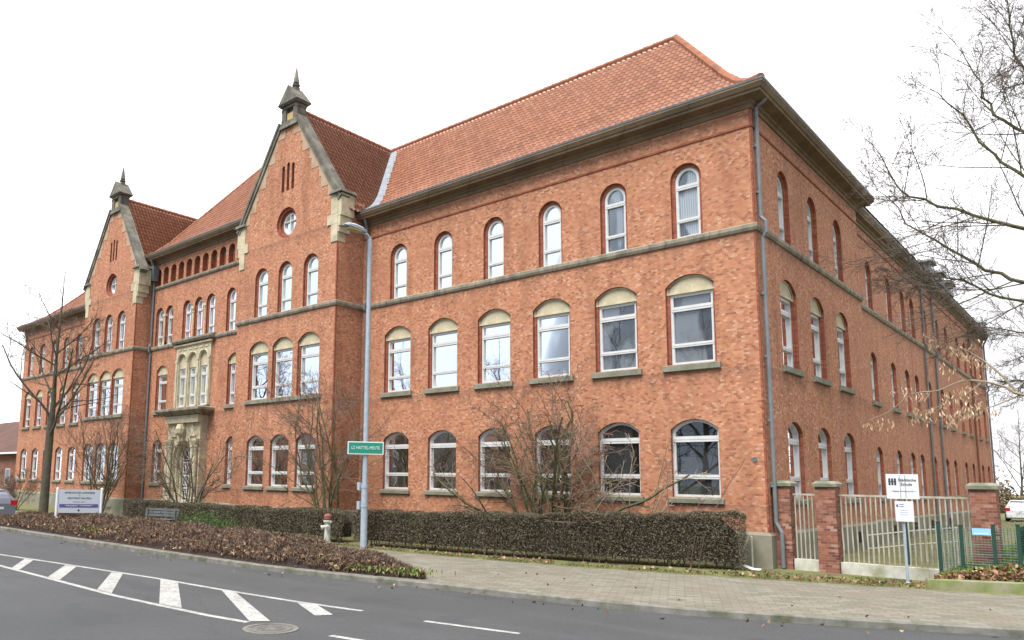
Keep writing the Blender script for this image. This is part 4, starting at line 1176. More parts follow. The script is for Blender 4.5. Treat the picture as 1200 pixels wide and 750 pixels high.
# ---- planter edge, grassy bank with leaves at the right
m = MB(); m.sweep([(3.72, -.20), (3.78, -1.52), (5.6, -.60), (8.6, 1.4), (14, 5.2)], [(0, -.02), (.0, .20), (-.22, .215), (-.22, -.02)])
kb = m.build('stone_edging', MOSSY); tag(kb, 'mossy low stone edging round the leaf-covered grass bank', 'edging')
def mound(name, poly_fn, nx, ny, material):
    m = MB(); V = [[poly_fn(i / nx, j / ny) for j in range(ny + 1)] for i in range(nx + 1)]
    for i in range(nx):
        for j in range(ny): m.face([V[i][j], V[i + 1][j], V[i + 1][j + 1], V[i][j + 1]])
    return m.build(name, material)
def bank_pt(u, v):
    """u from the mesh fence outwards to the right, v away from the edging"""
    x0 = 3.86 + 9.0 * u; y0 = -1.30 + 5.9 * u
    y = y0 + (26 - y0) * v ** 1.5
    x = x0 - .25 * v * (1 - u)
    h = .17 + min(1.15, .50 * max(0, x - 3.80)) * (1 - math.exp(-max(0, (y - y0)) * 1.3))
    return (x, y, h)
struct(mound('grass_bank', bank_pt, 16, 24, SOIL))
n = 34000; u = RS.rand(n) ** 1.6 * .75; v = RS.rand(n) ** 1.9 * .62 + .005
C = np.array([bank_pt(a, b) for a, b in zip(u, v)])
keep = (C[:, 1] - (-1.30 + 5.9 * u)) > .22 + RS.rand(n) * .4
C = C[keep]; C[:, 2] += .035
stuff(link('grass', quads_mesh('grass', leaf_quads(C, .15, .018, (0, 0, 1.0), .55), GRASS)))
def scatter(name, C, l, w, material, flat=.5):
    return link(name, quads_mesh(name, leaf_quads(C, l, w), material))
n = 1100; u = RS.rand(n) * .5; v = .012 + RS.rand(n) ** 1.3 * .062
C = np.array([bank_pt(a, b) for a, b in zip(u, v)]); C[:, 2] += RS.rand(n) * .07 + .012
stuff(scatter('fallen_leaves', C, .13, .09, DEAD_LEAF))

# ---- clipped hedge along the pavement
HL = [(-34, -4.55), (-26, -4.35), (-18, -4.3), (-11.5, -4.15), (-7.2, -3.55), (-4.4, -2.95), (-2.0, -2.05), (-.10, -1.22)]
HT = [1.02, 1.02, 1.04, 1.14, 1.24, 1.33, 1.42, 1.49]
def hedge(label, i0, i1, s0, s1, n, name='hedge'):
    P = [Vector(p) for p in HL]; seg = [0]
    for a, b in zip(P, P[1:]): seg.append(seg[-1] + (b - a).length)
    def at(s):
        k = 0
        while k < len(seg) - 2 and seg[k + 1] < s: k += 1
        f = (s - seg[k]) / (seg[k + 1] - seg[k]); d = (P[k + 1] - P[k]).normalized()
        return P[k].lerp(P[k + 1], f), d, HT[k] + (HT[k + 1] - HT[k]) * f
    t = thing(name, label, 'hedge', (*at(s0)[0], 0))
    o = at(s0)[0]; W = .95
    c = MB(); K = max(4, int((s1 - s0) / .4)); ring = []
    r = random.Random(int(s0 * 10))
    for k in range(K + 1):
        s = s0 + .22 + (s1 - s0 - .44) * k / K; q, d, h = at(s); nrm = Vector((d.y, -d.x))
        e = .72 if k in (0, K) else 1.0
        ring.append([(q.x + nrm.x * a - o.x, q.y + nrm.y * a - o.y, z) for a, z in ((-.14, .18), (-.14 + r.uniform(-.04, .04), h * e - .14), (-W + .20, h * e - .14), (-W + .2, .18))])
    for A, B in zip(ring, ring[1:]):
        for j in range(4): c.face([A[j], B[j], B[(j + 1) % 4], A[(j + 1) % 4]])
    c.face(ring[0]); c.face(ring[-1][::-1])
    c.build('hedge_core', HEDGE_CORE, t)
    st = MB(); s = s0 + .15
    while s < s1 - .1:
        q, d, h = at(s); nrm = Vector((d.y, -d.x)); a = -r.uniform(.05, .5)
        x, y = q.x + nrm.x * a - o.x, q.y + nrm.y * a - o.y
        for j in range(3):
            dx = r.uniform(-.2, .2)
            st.tube([(x, y, 0), (x + dx * .5, y + r.uniform(-.05, .05), .35), (x + dx * 1.4, y + r.uniform(-.12, .08), .85)], .017, .007, 4, cap=False)
        s += r.uniform(.12, .26)
    st.build('stems', TWIG, t)
    ss = s0 + (s1 - s0) * RS.rand(n); C = np.zeros((n, 3)); gap = RS.rand(n)
    for i in range(n):
        q, d, h = at(ss[i]); nrm = Vector((d.y, -d.x))
        wob = .05 * math.sin(ss[i] * 2.3) + .045 * math.sin(ss[i] * 5.1 + 1) 
        h += .05 * math.sin(ss[i] * 1.7 + .4) * .6 + .03 * math.sin(ss[i] * 6.3)
        e = min(ss[i] - s0, s1 - ss[i]); h -= .10 * max(0, 1 - e / .3)
        g = gap[i]
        if g < .50: a, z = -abs(RS.normal()) * .09 + wob, .10 + (h - .10) * RS.rand() ** .72
        elif g < .80: a, z = -W * RS.rand(), h - abs(RS.normal()) * .05
        else: a, z = -W * RS.rand(), .1 + (h - .1) * RS.rand() ** .6
        C[i] = (q.x + nrm.x * a - o.x, q.y + nrm.y * a - o.y, z)
    link('foliage', quads_mesh('foliage', leaf_quads(C, .075, .020, (0, 0, .45), 1.0), HEDGE_LEAF), t)
    n2 = n // 6; tw = []
    return t
hedge('long clipped dark hedge between the pavement and the right wing of the school', 0, 0, 21.9, 34.3, 80000)
hedge('clipped dark hedge before the entrance, left of the hydrant', 0, 0, 6.0, 21.3, 60000)

# ground-cover bank along the kerb
BX = [-30.2, -27, -24, -20, -16, -12, -9, -7, -5.6, -4.4]
BF = [-10.25, -10.25, -10.25, -10.25, -10.22, -10.2, -10.1, -9.8, -9.5, -9.15]
BB = [-8.9, -7.9, -7.2, -6.9, -6.9, -7.1, -7.5, -8.0, -8.5, -9.0]
BH = [.2, .44, .54, .56, .55, .54, .50, .42, .27, .08]
def bk(s):
    x = BX[0] + (BX[-1] - BX[0]) * s; k = 0
    while k < len(BX) - 2 and BX[k + 1] < x: k += 1
    f = (x - BX[k]) / (BX[k + 1] - BX[k]); L = lambda A: A[k] + (A[k + 1] - A[k]) * f
    return x, L(BF), L(BB), L(BH)
def bank2(s, v, extra=0.0):
    x, f, b, h = bk(s)
    hh = h * (max(0, math.sin(PI * min(1, max(0, v)) ** .75)) ** .55) * (1 + .16 * math.sin(x * 2.1 + v * 3) + .10 * math.sin(x * 5.3 - v * 7))
    return (x, f + (b - f) * v, .01 + hh + extra)
t = mound('ground_cover_base', lambda u, v: bank2(u, v, -.05), 80, 10, BANK_CORE); stuff(t)
n = 75000; s_ = RS.rand(n); v_ = np.clip(RS.beta(1.0, 1.3, n), 0.01, .99)
C = np.array([bank2(a, b) for a, b in zip(s_, v_)]); C[:, 2] += RS.normal(size=n) * .035 + .02
stuff(link('ground_cover', quads_mesh('ground_cover', leaf_quads(C, .16, .017, (0, -.2, .8), .9), BANK_LEAF)))
n = 4200; s_ = RS.rand(n); v_ = RS.beta(1.0, 3.2, n)
C = np.array([bank2(a, b) for a, b in zip(s_, v_)]); C[:, 2] += .015 + RS.rand(n) * .03
stuff(scatter('fallen_leaves', C, .11, .075, DEAD_LEAF))
# weeds in it
n = 1300; cs = [(-11.76, -9.69), (-5.6, -9.1), (-6.3, -9.4), (-19, -9.9), (-5.0, -9.15)]
C = np.array([(cs[i % 5][0] + RS.normal() * .5, cs[i % 5][1] + RS.normal() * .16, 0) for i in range(n)])
for i in range(n):
    C[i, 2] = .10 + RS.rand() * .12 if C[i, 0] > -7 else .28 + RS.rand() * .1
C = C[C[:, 1] > -10.4]
stuff(link('grass', quads_mesh('grass', leaf_quads(C, .12, .03, (0, 0, .9), .7), GRASS)))
# moss, grass and leaves at the back of the pavement
def along(P, t):
    k = min(len(P) - 2, int(t * (len(P) - 1))); f = t * (len(P) - 1) - k
    a, b = P[k], P[k + 1]; return a[0] + (b[0] - a[0]) * f, a[1] + (b[1] - a[1]) * f
VB = [(-13, -4.78), (-8.83, -4.78), (-6.44, -4.5), (-4.32, -4.15), (-.98, -3.25), (.85, -2.65), (2.43, -2.05), (3.6, -1.7)]
n = 9000; C = np.zeros((n, 3))
for i in range(n):
    t_ = RS.rand(); x, y = along(VB, t_); C[i] = (x + RS.normal() * .1, y + RS.rand() ** 1.5 * (.55 if x < -1 else 1.7) - .03, .03)
q = np.sin(C[:, 0] * 3.1) + np.sin(C[:, 0] * 7.3 + C[:, 1] * 4) + RS.normal(size=n) * .8 > -.5
stuff(link('grass', quads_mesh('grass', leaf_quads(C[q], .06, .018, (0, 0, .6), .9), MOSS)))
n = 420; C = np.zeros((n, 3))
for i in range(n):
    t_ = RS.rand() ** .8; x, y = along(VB, t_); C[i] = (x + RS.normal() * .12, y + .12 + abs(RS.normal()) * .42, .02 + RS.rand() * .05)
stuff(scatter('fallen_leaves', C, .10, .07, DEAD_LEAF))
n = 130; C = np.zeros((n, 3))
for i in range(n):
    k = RS.rand() * 26 - 20; 
    yk = np.interp(k, [p[0] for p in KP], [p[1] for p in KP]); side = RS.rand() < .6
    C[i] = (k, yk - .06 - RS.rand() ** 2 * .8, -.105) if side else (k, yk + .3 + RS.rand() * 3.0, .012)
C = C[~((C[:, 1] > -10.2) & (C[:, 0] < -5))]
stuff(scatter('fallen_leaves', C, .09, .06, DEAD_LEAF))

# ---- street lamp with street-name sign
lp = thing('street_lamp', 'tall grey steel street lamp standing between the hedge and the pavement', 'street lamp', (-10.93, -4.74, 0))
m = MB(); m.tube([(0, 0, -.1), (0, 0, 1.9)], .115, .112, 14); m.tube([(0, 0, 1.9), (0, 0, 2.0)], .112, .088, 14); m.tube([(0, 0, 2.0), (0, 0, 10.35)], .088, .07, 14)
m.tube([(0, 0, 10.35), (-.03, -.12, 10.47), (-.07, -.30, 10.52)], .05, n=8); m.build('pole', GALV, lp)
m = MB(); hz = 10.55
bodyp = [(-.06, -.25), (-.18, -.42), (-.26, -.8), (-.22, -1.12), (-.08, -1.22)]
ring = []
for (hw, y, zt, zb) in ((.07, -.22, .05, -.05), (.14, -.42, .09, -.06), (.17, -.8, .12, -.05), (.15, -1.08, .09, -.03), (.06, -1.2, .03, .0)):
    ring.append([(-hw, y, hz + zb), (hw, y, hz + zb), (hw * 1.02, y, hz + zt * .4), (hw * .6, y, hz + zt), (-hw * .6, y, hz + zt), (-hw * 1.02, y, hz + zt * .4)])
for A, B in zip(ring, ring[1:]):
    for j in range(6): m.face([A[j], A[(j + 1) % 6], B[(j + 1) % 6], B[j]])
m.face(ring[0][::-1]); m.face(ring[-1])
hd = m.build('lamp_head', GALV, lp)
m = MB(); m.prism([(-.12, hz - .10), (.12, hz - .10), (.14, hz - .055), (-.14, hz - .055)], -1.05, -.5); m.build('lamp_glass', mat('lamp_glass', (.42, .36, .16), .25, .5), hd)
for z in (1.98, 1.36):
    m = MB(); m.tube([(0, 0, z - .06), (0, 0, z + .06)], .125, n=12); m.box(-.20, -.08, -.16, .02, z - .13, z + .13); m.build('clamp', SIGN_WHITE if z < 0 else GALV, lp)
sg = thing('street_name_sign', 'green street-name sign with white border fixed to the street lamp', 'sign', (-10.93 + .06, -4.74 - .10, 3.22), math.radians(50))
m = MB(); m.box(-.56, .62, -.03, -.001, -.21, .21); m.build('border', SIGN_WHITE, sg)
m = MB(); m.box(-.525, .585, -.036, -.031, -.175, .175); m.build('panel', SIGN_GREEN, sg)
text('LZ HATTEL-MEUTE', .15, SIGN_WHITE, sg, .03, -.041, 0, .74)
m = MB(); m.box(-.12, .12, -.001, .16, -.06, .06); m.build('bracket', ZINC_DARK, sg)

# ---- hydrant
hy = thing('fire_hydrant', 'pale pillar hydrant with red top standing at the hedge left of the street lamp', 'hydrant', (-12.75, -4.72, 0))
m = MB(); m.lathe([(.17, -.05), (.17, .04), (.115, .07), (.105, .50), (.115, .56), (.105, .62), (.10, .70), (.15, .74), (.15, .78), (.10, .80)], 16)
m.build('body', CREAM, hy)
m = MB(); m.lathe([(.09, .80), (.135, .83), (.14, .95), (.10, 1.0), (.03, 1.02)], 16); m.build('cap', RED_PAINT, hy)
for ang in (-130, -40):
    a = math.radians(ang); m = MB(); dx, dy = math.cos(a), math.sin(a)
    m.tube([(0, 0, .60), (dx * .16, dy * .16, .56)], .062, n=10); m.tube([(dx * .16, dy * .16, .56), (dx * .22, dy * .22, .54)], .078, n=10); m.build('outlet', CREAM, hy)
m = MB(); m.box(-.2, .2, -.03, .03, .72, .77); m.build('handle', CREAM, hy)

# ---- information board at the left
ang = math.atan2(-8.30 + 9.72, -22.25 + 23.05)
ib = thing('information_board', 'grey information board with a purple text band on two white posts in the ground cover', 'sign', (-23.05, -9.72, 0), ang)
W = 1.62
for x in (0, W):
    m = MB(); m.tube([(x, 0, -.05), (x, 0, 1.66)], .05, n=10); m.lathe([(.052, 1.66), (.03, 1.69), (.004, 1.70)], 10, (x, 0)); m.build('post', SIGN_WHITE, ib)
m = MB(); m.box(.055, W - .055, -.02, .02, .72, 1.62); m.build('panel', BOARD_GREY, ib)
m = MB(); m.box(.10, W - .10, -.026, -.021, .93, 1.06); m.build('band', INK_PURPLE, ib)
text('ABTEILUNG DES LANDKREISES', .085, INK, ib, W / 2, -.024, 1.50, .95)
text('&', .07, INK_GREY, ib, W / 2, -.024, 1.40)
text('RECHTSAMT HALTERN', .085, INK, ib, W / 2, -.024, 1.29)
text('Tel. 05 23 - 100 10', .06, INK_GREY, ib, W / 2, -.024, 1.15)
text('* BÜRGERBÜRO * STANDESAMT *', .075, SIGN_WHITE, ib, W / 2, -.031, .995, .92)
m = MB(); m.prism([(W / 2 - .05, .82), (W / 2, .77), (W / 2 + .05, .82), (W / 2, .87)], -.026, -.021); m.build('emblem', INK, ib)

# ---- bench beside it
bn = thing('park_bench', 'grey slatted bench behind the ground cover, right of the information board', 'bench', (-22.0, -6.0, 0), math.radians(18))
m = MB()
for k in range(4): m.box(-.9, .9, -.22 + k * .11, -.13 + k * .11, .43, .46)
m.build('seat', ZINC_DARK, bn)
m = MB()
for k in range(3): m.box(-.9, .9, .24 + k * .02, .265 + k * .02, .54 + k * .12, .63 + k * .12)
m.build('backrest', ZINC_DARK, bn)
for x in (-.75, .75):
    m = MB(); m.box(x - .03, x + .03, -.2, -.14, 0, .43); m.box(x - .03, x + .03, .18, .24, 0, .85); m.box(x - .03, x + .03, -.14, .18, .38, .425); m.build('leg', ZINC_DARK, bn)

# ---- litter at the corner
lt = MB(); pts = [(0, 0, .02), (.22, .05, .10), (.45, .02, .03), (.62, .10, .02)]
for a, b in zip(pts, pts[1:]): lt.face([(a[0], a[1] - .08, a[2]), (b[0], b[1] - .07, b[2]), (b[0], b[1] + .08, b[2] + .03), (a[0], a[1] + .07, a[2] + .03)])
tag(lt.build('plastic_sheet', SIGN_WHITE, None, (-.55, -1.1, .01)), 'crumpled white plastic sheet lying in the grass at the right end of the hedge', 'litter')
wr = thing('bicycle_rack', 'bent white tube rack against the grey plinth at the right end of the hedge', 'rack', (-.62, -.30, 0))
m = MB(); m.tube([(.25, 0, -.03), (.25, 0, .82), (.21, 0, .88), (-.05, 0, .30), (-.2, 0, .25), (-.35, 0, .42), (-.36, 0, .85)], .026, n=8); m.build('tube', WHITE_PAINT, wr)
m = MB(); m.tube([(-.36, .02, .62), (.25, .02, .75)], .015, n=6); m.build('stay', WHITE_PAINT, wr)

# ================================================================== trees and shrubs
def rot_off(d, ang, az):
    """direction turned by ang away from d, at azimuth az about it"""
    a = d.cross(Vector((0, 0, 1)) if abs(d.z) < .95 else Vector((1, 0, 0))).normalized(); b = d.cross(a)
    return (d * math.cos(ang) + (a * math.cos(az) + b * math.sin(az)) * math.sin(ang)).normalized()
def grow(mb, p, d, L, r, depth, rng, c, tips=None, twigs=None):
    """one bending limb with its side shoots; thin shoots go to the twig mesh"""
    n = max(3, int(L / c['seg'])); pts = [p.copy()]; dd = d.copy(); q = p.copy()
    for k in range(n):
        dd = (dd + Vector((rng.gauss(0, c['jit']), rng.gauss(0, c['jit']), rng.gauss(0, c['jit']) + c['up']))).normalized()
        q = q + dd * (L / n); pts.append(q.copy())
    tgt = twigs if (twigs is not None and r < c.get('twig_r', .02)) else mb
    tgt.tube(pts, r, max(c['rmin'], r * c['taper']), 7 if r > .08 else (5 if r > .03 else 3), cap=False)
    shoots(mb, pts, L, r, depth, rng, c, tips, twigs)
def shoots(mb, pts, L, r, depth, rng, c, tips=None, twigs=None):
    if depth <= 0:
        if tips is not None: tips.append(pts[-1])
        return
    n = len(pts) - 1; nk = max(1, int(c['kids'][min(depth, len(c['kids']) - 1)] * (1 + rng.uniform(-.3, .3))))
    for k in range(nk):
        t = c['t0'] + (1 - c['t0']) * (k + rng.random()) / nk; i = min(n - 1, int(t * n)); f = t * n - i
        b = pts[i].lerp(pts[i + 1], f); dl = (pts[i + 1] - pts[i]).normalized()
        nd = rot_off(dl, math.radians(rng.uniform(*c['ang'])), rng.uniform(0, 2 * PI))
        if c.get('flat'): nd = Vector((nd.x, nd.y, nd.z * c['flat'] + .1)).normalized()
        cl = L * rng.uniform(*c['ratio']) * (1.15 - .55 * t)
        cr = max(c['rmin'], r * (1 - (1 - c['taper']) * t) * c['rr'])
        grow(mb, b, nd, cl, cr, depth - 1, rng, c, tips, twigs)
CT = dict(seg=.45, jit=.075, up=.035, taper=.4, rmin=.0055, kids=[0, 5, 7, 7], t0=.18, ang=(28, 58), ratio=(.38, .62), rr=.58, twig_r=.022)

# street tree at the left
def small_tree(name, label, x, y, h, seed, fork=4.2, r0=.26, group=None, lean=.12, z0=0.0, limbs=9):
    rng = random.Random(seed)
    t = thing(name, label, 'tree', (x, y, z0), 0, group)
    tr = MB(); cr = MB(); tw = MB()
    P = [Vector((0, 0, -.2)), Vector((.02, 0, .3)), Vector((.05, .0, fork * .5)), Vector((lean * .5, .02, fork)), Vector((lean, .05, fork * 1.35)), Vector((lean * 1.6, .0, h * .6)), Vector((lean * 2.2, .06, h * .82)), Vector((lean * 2.4, .08, h))]
    rad = [r0 * 1.35, r0 * 1.05, r0 * .92, r0 * .86, r0 * .56, r0 * .34, r0 * .18, .012]
    for k in range(len(P) - 1): tr.tube([P[k], P[k + 1]], rad[k], rad[k + 1], 10, cap=False)
    for k in range(limbs):
        z = fork * .95 + (h * .80 - fork) * (k / limbs) ** 1.15; a = k * 2.4 + rng.uniform(-.4, .4)
        j = 0
        while P[j + 1].z < z: j += 1
        b = P[j].lerp(P[j + 1], (z - P[j].z) / (P[j + 1].z - P[j].z))
        el = math.radians(rng.uniform(35, 58)); d = Vector((math.cos(a) * math.cos(el), math.sin(a) * math.cos(el), math.sin(el)))
        L = (h - z) * .50 + .5; grow(cr, b, d, L, r0 * .36 * (1 - .6 * k / limbs), 3, rng, CT, None, tw)
    for k in range(10):
        f = k / 10; b = P[5].lerp(P[7], f); grow(tw, b, rot_off(Vector((0, 0, 1)), math.radians(rng.uniform(25, 50)), rng.uniform(0, 6.28)), (1 - f) * 1.6 + .4, .014, 1, rng, CT)
    tr.build('trunk', BARK, t, smooth=True); cr.build('crown', BARK, t); tw.build('twigs', TWIG, t)
    return t
small_tree('street_tree', 'young bare street tree with dark forked trunk at the left end of the ground cover', -30.6, -7.25, 12.6, 11, group=None, r0=.215, limbs=11)

# big tree outside the frame on the right whose limbs hang into the picture
rng = random.Random(4)
bt = thing('bare_tree', 'large bare tree whose limbs reach in from the right edge before the sky', 'tree', (9.2, 6.6, 0))
o = Vector((9.2, 6.6, 0)); tr = MB(); cr = MB(); tw = MB()
T = [Vector(v) - o for v in ((9.2, 6.6, -.2), (9.2, 6.6, .4), (9.15, 6.55, 3.0), (9.0, 6.4, 6.0), (8.8, 6.2, 9.0), (8.5, 6.0, 13.0), (8.2, 5.9, 18))]
for k, (a, b) in enumerate(zip((.50, .40, .35, .30, .25, .17), (.40, .35, .30, .25, .17, .05))): tr.tube([T[k], T[k + 1]], a, b, 12, cap=False)
CL = dict(CT, seg=.4, jit=.07, up=.03, kids=[0, 8, 13, 15], ang=(25, 60), ratio=(.28, .55), rr=.44, rmin=.0048, t0=.12, twig_r=.016)
LIMBS = [([(9.0, 6.4, 7.0), (7.2, 5.8, 8.5), (5.65, 5.2, 9.5), (4.5, 4.9, 10.1), (3.3, 4.6, 10.75), (2.65, 4.4, 11.4), (2.25, 4.2, 12.6)], .10),
         ([(8.8, 6.2, 9.2), (7.2, 5.6, 11.0), (5.85, 5.2, 12.3), (5.1, 5.1, 13.1), (4.8, 5.0, 14.0), (4.45, 5.0, 15.4)], .09),
         ([(8.9, 6.3, 8.2), (7.1, 5.9, 10.0), (5.7, 5.6, 11.1), (4.9, 5.5, 12.1), (4.35, 5.3, 13.4), (3.6, 5.0, 14.4)], .09),
         ([(9.0, 6.4, 6.0), (7.2, 5.3, 7.2), (5.5, 4.6, 7.85), (4.7, 4.5, 8.35), (3.9, 4.3, 9.05), (2.9, 4.2, 10.1), (2.2, 4.1, 11.3)], .095),
         ([(9.05, 6.45, 5.4), (7.2, 5.6, 6.8), (5.4, 4.9, 7.4), (4.3, 4.8, 7.95), (3.5, 4.6, 8.4), (2.6, 4.5, 8.7)], .07),
         ([(8.7, 6.1, 11.0), (7.2, 5.6, 12.8), (5.95, 5.3, 13.9), (5.7, 5.2, 15.2), (5.6, 5.0, 16.5)], .08),
         ([(8.5, 6.0, 12.0), (7.4, 5.6, 14.5), (6.4, 5.3, 16.3), (6.0, 5.2, 18.2)], .08),
         ([(9.05, 6.5, 4.6), (7.6, 6.6, 5.9), (6.2, 6.8, 6.5), (5.0, 7.0, 6.9), (4.0, 7.2, 7.2)], .06),
         ([(9.1, 6.5, 4.2), (7.6, 6.9, 5.0), (6.3, 7.4, 5.2), (5.2, 7.9, 5.5), (4.3, 8.3, 5.6)], .055)]
def smooth(P, m=3):
    V = [Vector(p) for p in P]; out = []
    for i in range(len(V) - 1):
        p0 = V[max(0, i - 1)]; p1 = V[i]; p2 = V[i + 1]; p3 = V[min(len(V) - 1, i + 2)]
        for k in range(m):
            t = k / m; out.append(.5 * ((2 * p1) + (p2 - p0) * t + (2 * p0 - 5 * p1 + 4 * p2 - p3) * t * t + (3 * p1 - p0 - 3 * p2 + p3) * t ** 3))
    return out + [V[-1]]
for P, r in LIMBS:
    V = [p - o + Vector((rng.gauss(0, .04), rng.gauss(0, .04), rng.gauss(0, .04))) for p in smooth(P)]
    cr.tube(V, r * .82, .011, 7, cap=False)
    V2 = V[int(len(V) * .25):]; L = sum((b - a).length for a, b in zip(V2, V2[1:]))
    shoots(cr, V2, L, r * .62, 3, rng, CL, None, tw)
tr.build('trunk', BARK_GREEN, bt, smooth=True); cr.build('limbs', BARK_GREEN, bt); tw.build('twigs', TWIG_GREY, bt)
# the low limb that still holds bunches of dry leaves
dl = MB(); tips = []
for P, r in (([(9.1, 6.5, 3.6), (7.2, 5.2, 4.5), (5.3, 4.2, 4.72), (4.9, 4.1, 4.95), (4.5, 4.0, 5.12), (4.0, 4.0, 5.2), (3.4, 3.9, 4.95), (2.8, 3.8, 4.88), (2.2, 3.8, 4.4), (1.6, 3.75, 4.15)], .055),
             ([(5.1, 4.2, 4.85), (4.75, 4.2, 5.4), (4.3, 4.3, 5.9), (3.9, 4.3, 6.2), (3.3, 4.3, 6.45)], .035),
             ([(4.4, 4.0, 5.12), (3.9, 3.9, 4.7), (3.3, 3.8, 4.45), (2.9, 3.7, 4.3)], .02),
             ([(5.2, 4.2, 4.75), (4.6, 4.0, 4.45), (4.1, 3.9, 4.3), (3.6, 3.9, 4.2)], .022)):
    V = [Vector(p) - o for p in smooth(P)]
    dl.tube(V, r, .008, 5, cap=False)
    V2 = [v for v in V if v.x < 4.9 - o.x]; L = sum((b - a).length for a, b in zip(V2, V2[1:]))
    shoots(dl, V2, L, .012, 2, rng, dict(CL, kids=[0, 6, 14], ratio=(.14, .30), rmin=.004), tips)
dl.build('limbs', TWIG_PALE, bt)
C = []
for p in tips:
    for k in range(rng.randint(2, 5)): C.append((p.x + rng.gauss(0, .07), p.y + rng.gauss(0, .07), p.z - abs(rng.gauss(0, .10))))
C = np.array(C); link('dry_leaves', quads_mesh('dry_leaves', leaf_quads(C, .16, .035, (0, 0, -1.2), .7), SEED_LEAF), bt)

# shrubs in the strip before the facade
def shrub(name, label, x, y, stems, seed, c, spread, hgt, material=BARK_GREEN, twig=TWIG, tipmat=None, r=.05, group=None, z0=0.0, bias=(0, 0)):
    rng = random.Random(seed); t = thing(name, label, 'shrub', (x, y, z0), 0, group)
    cr = MB(); tw = MB() if twig else None; tips = []
    for k in range(stems):
        a = 2 * PI * k / stems + rng.uniform(-.4, .4); el = math.radians(rng.uniform(*spread))
        d = Vector((math.cos(a) * math.cos(el) + bias[0], .30 * math.sin(a) * math.cos(el) + bias[1], math.sin(el))).normalized()
        grow(cr, Vector((math.cos(a) * .15, math.sin(a) * .12, -.05)), d, hgt * rng.uniform(.75, 1.1), r * rng.uniform(.6, 1.1), 3, rng, c, tips, tw)
    cr.build('stems', material, t)
    if tw: tw.build('twigs', twig, t)
    if tipmat and tips:
        C = np.array([(p.x, p.y, p.z) for p in tips]); C = np.repeat(C, 2, 0) + RS.normal(size=(2 * len(C), 3)) * .05
        stuff(link('buds', quads_mesh('buds', leaf_quads(C, .05, .028), tipmat), t))
    return t
CS = dict(seg=.30, jit=.10, up=.02, taper=.35, rmin=.006, kids=[0, 5, 7, 8], t0=.2, ang=(25, 60), ratio=(.32, .58), rr=.6, twig_r=.018)
SG = 'bare shrubs before the facade'
shrub('shrub', 'wide bare shrub with mossy branches and red buds before the right wing', -6.3, -1.15, 15, 3, dict(CS, up=.008, kids=[0, 5, 6, 7]), (30, 80), 4.9, tipmat=BERRY, twig=TWIG_RED, r=.075, group=SG)
shrub('shrub', 'tall bare shrub with dark stems in the corner beside the right gabled front', -15.3, -2.55, 8, 8, dict(CS, up=.05, ratio=(.36, .6)), (46, 80), 5.6, r=.065, group=SG, bias=(-.18, 0))
shrub('shrub', 'dense dark twiggy shrub before the stone entrance portal', -24.4, -3.2, 9, 21, dict(CS, kids=[0, 5, 7, 7]), (30, 78), 4.4, material=BARK, r=.06, group=SG)
shrub('shrub', 'bare shrub with upright stems before the left gabled front', -33.6, -3.1, 10, 34, dict(CS, up=.05), (38, 80), 5.4, r=.055, group=SG)
shrub('sapling', 'thin pale forked sapling between the red-budded shrub and the corner', -3.55, -1.15, 4, 41, dict(CS, kids=[0, 3, 4, 4]), (45, 78), 3.9, material=TWIG_PALE, twig=None, r=.03)
shrub('sapling', 'slender curved sapling nearest the corner, rising over the hedge', -2.35, -.95, 3, 52, dict(CS, kids=[0, 2, 3, 3]), (58, 82), 3.6, material=TWIG, twig=None, r=.024)
shrub('shrub', 'low bare bush behind the parked car at the left edge', -42.5, -4.3, 9, 61, CS, (35, 75), 2.4, r=.03, group=SG)
shrub('shrub', 'small evergreen-tinged bush left of the information board', -30.0, -5.4, 8, 66, CS, (30, 70), 1.2, r=.02, group=SG)

# evergreen sprigs by the bench
n = 3500; C = RS.normal(size=(n, 3)) * np.array([1.1, .35, .22]) + np.array([-19.6, -5.2, .35]); C[:, 2] = np.clip(C[:, 2], .03, 1)
ev = link('low_evergreen', quads_mesh('low_evergreen', leaf_quads(C, .11, .03, (0, 0, .6), .9), leafy('evergreen_leaf', [(0, (.03, .05, .015)), (.6, (.06, .095, .03)), (1, (.11, .15, .05))])))
tag(ev, 'low green evergreen shrub right of the grey bench', 'shrub')

# ---- far background on the right: bare trees and scrub beyond the yard
FT = [(2.6, 70, 9.0, 71, 'bare background tree just right of the far end of the rear range', .02), (7.0, 62, 8.0, 72, 'bare background tree at the right edge of the yard', .1), (-2.0, 84, 11.0, 73, 'taller bare background tree half hidden by the end of the rear range', .15)]
for x, y, h, sd, lab, ln in FT:
    small_tree('bare_tree', lab, x, y, h, sd, fork=2.0, r0=.16, lean=ln, group='bare trees behind the yard', limbs=12)
SCRUB = leafy('scrub', [(0, (.06, .05, .03)), (.4, (.12, .09, .05)), (.8, (.19, .14, .075)), (1, (.26, .20, .10))])
n = 30000; C = np.zeros((n, 3)); C[:, 0] = RS.uniform(-16, 40, n); C[:, 1] = 74 + RS.normal(size=n) * 2.2
hh = 3.2 + 1.4 * np.sin(C[:, 0] * .9) + 1.0 * np.sin(C[:, 0] * 2.3 + 1); C[:, 2] = np.abs(RS.normal(size=n)) * hh * .55
stuff(link('scrub', quads_mesh('scrub', leaf_quads(C, .5, .18), SCRUB)))
n = 7000; C = np.zeros((n, 3)); C[:, 0] = 6.2 + RS.normal(size=n) * 1.3; C[:, 1] = 24 + RS.normal(size=n) * 2.5; C[:, 2] = .35 + np.abs(RS.normal(size=n)) * .55
stuff(link('brambles', quads_mesh('brambles', leaf_quads(C, .3, .02, (0, 0, .6), .8), TWIG_GREY)))

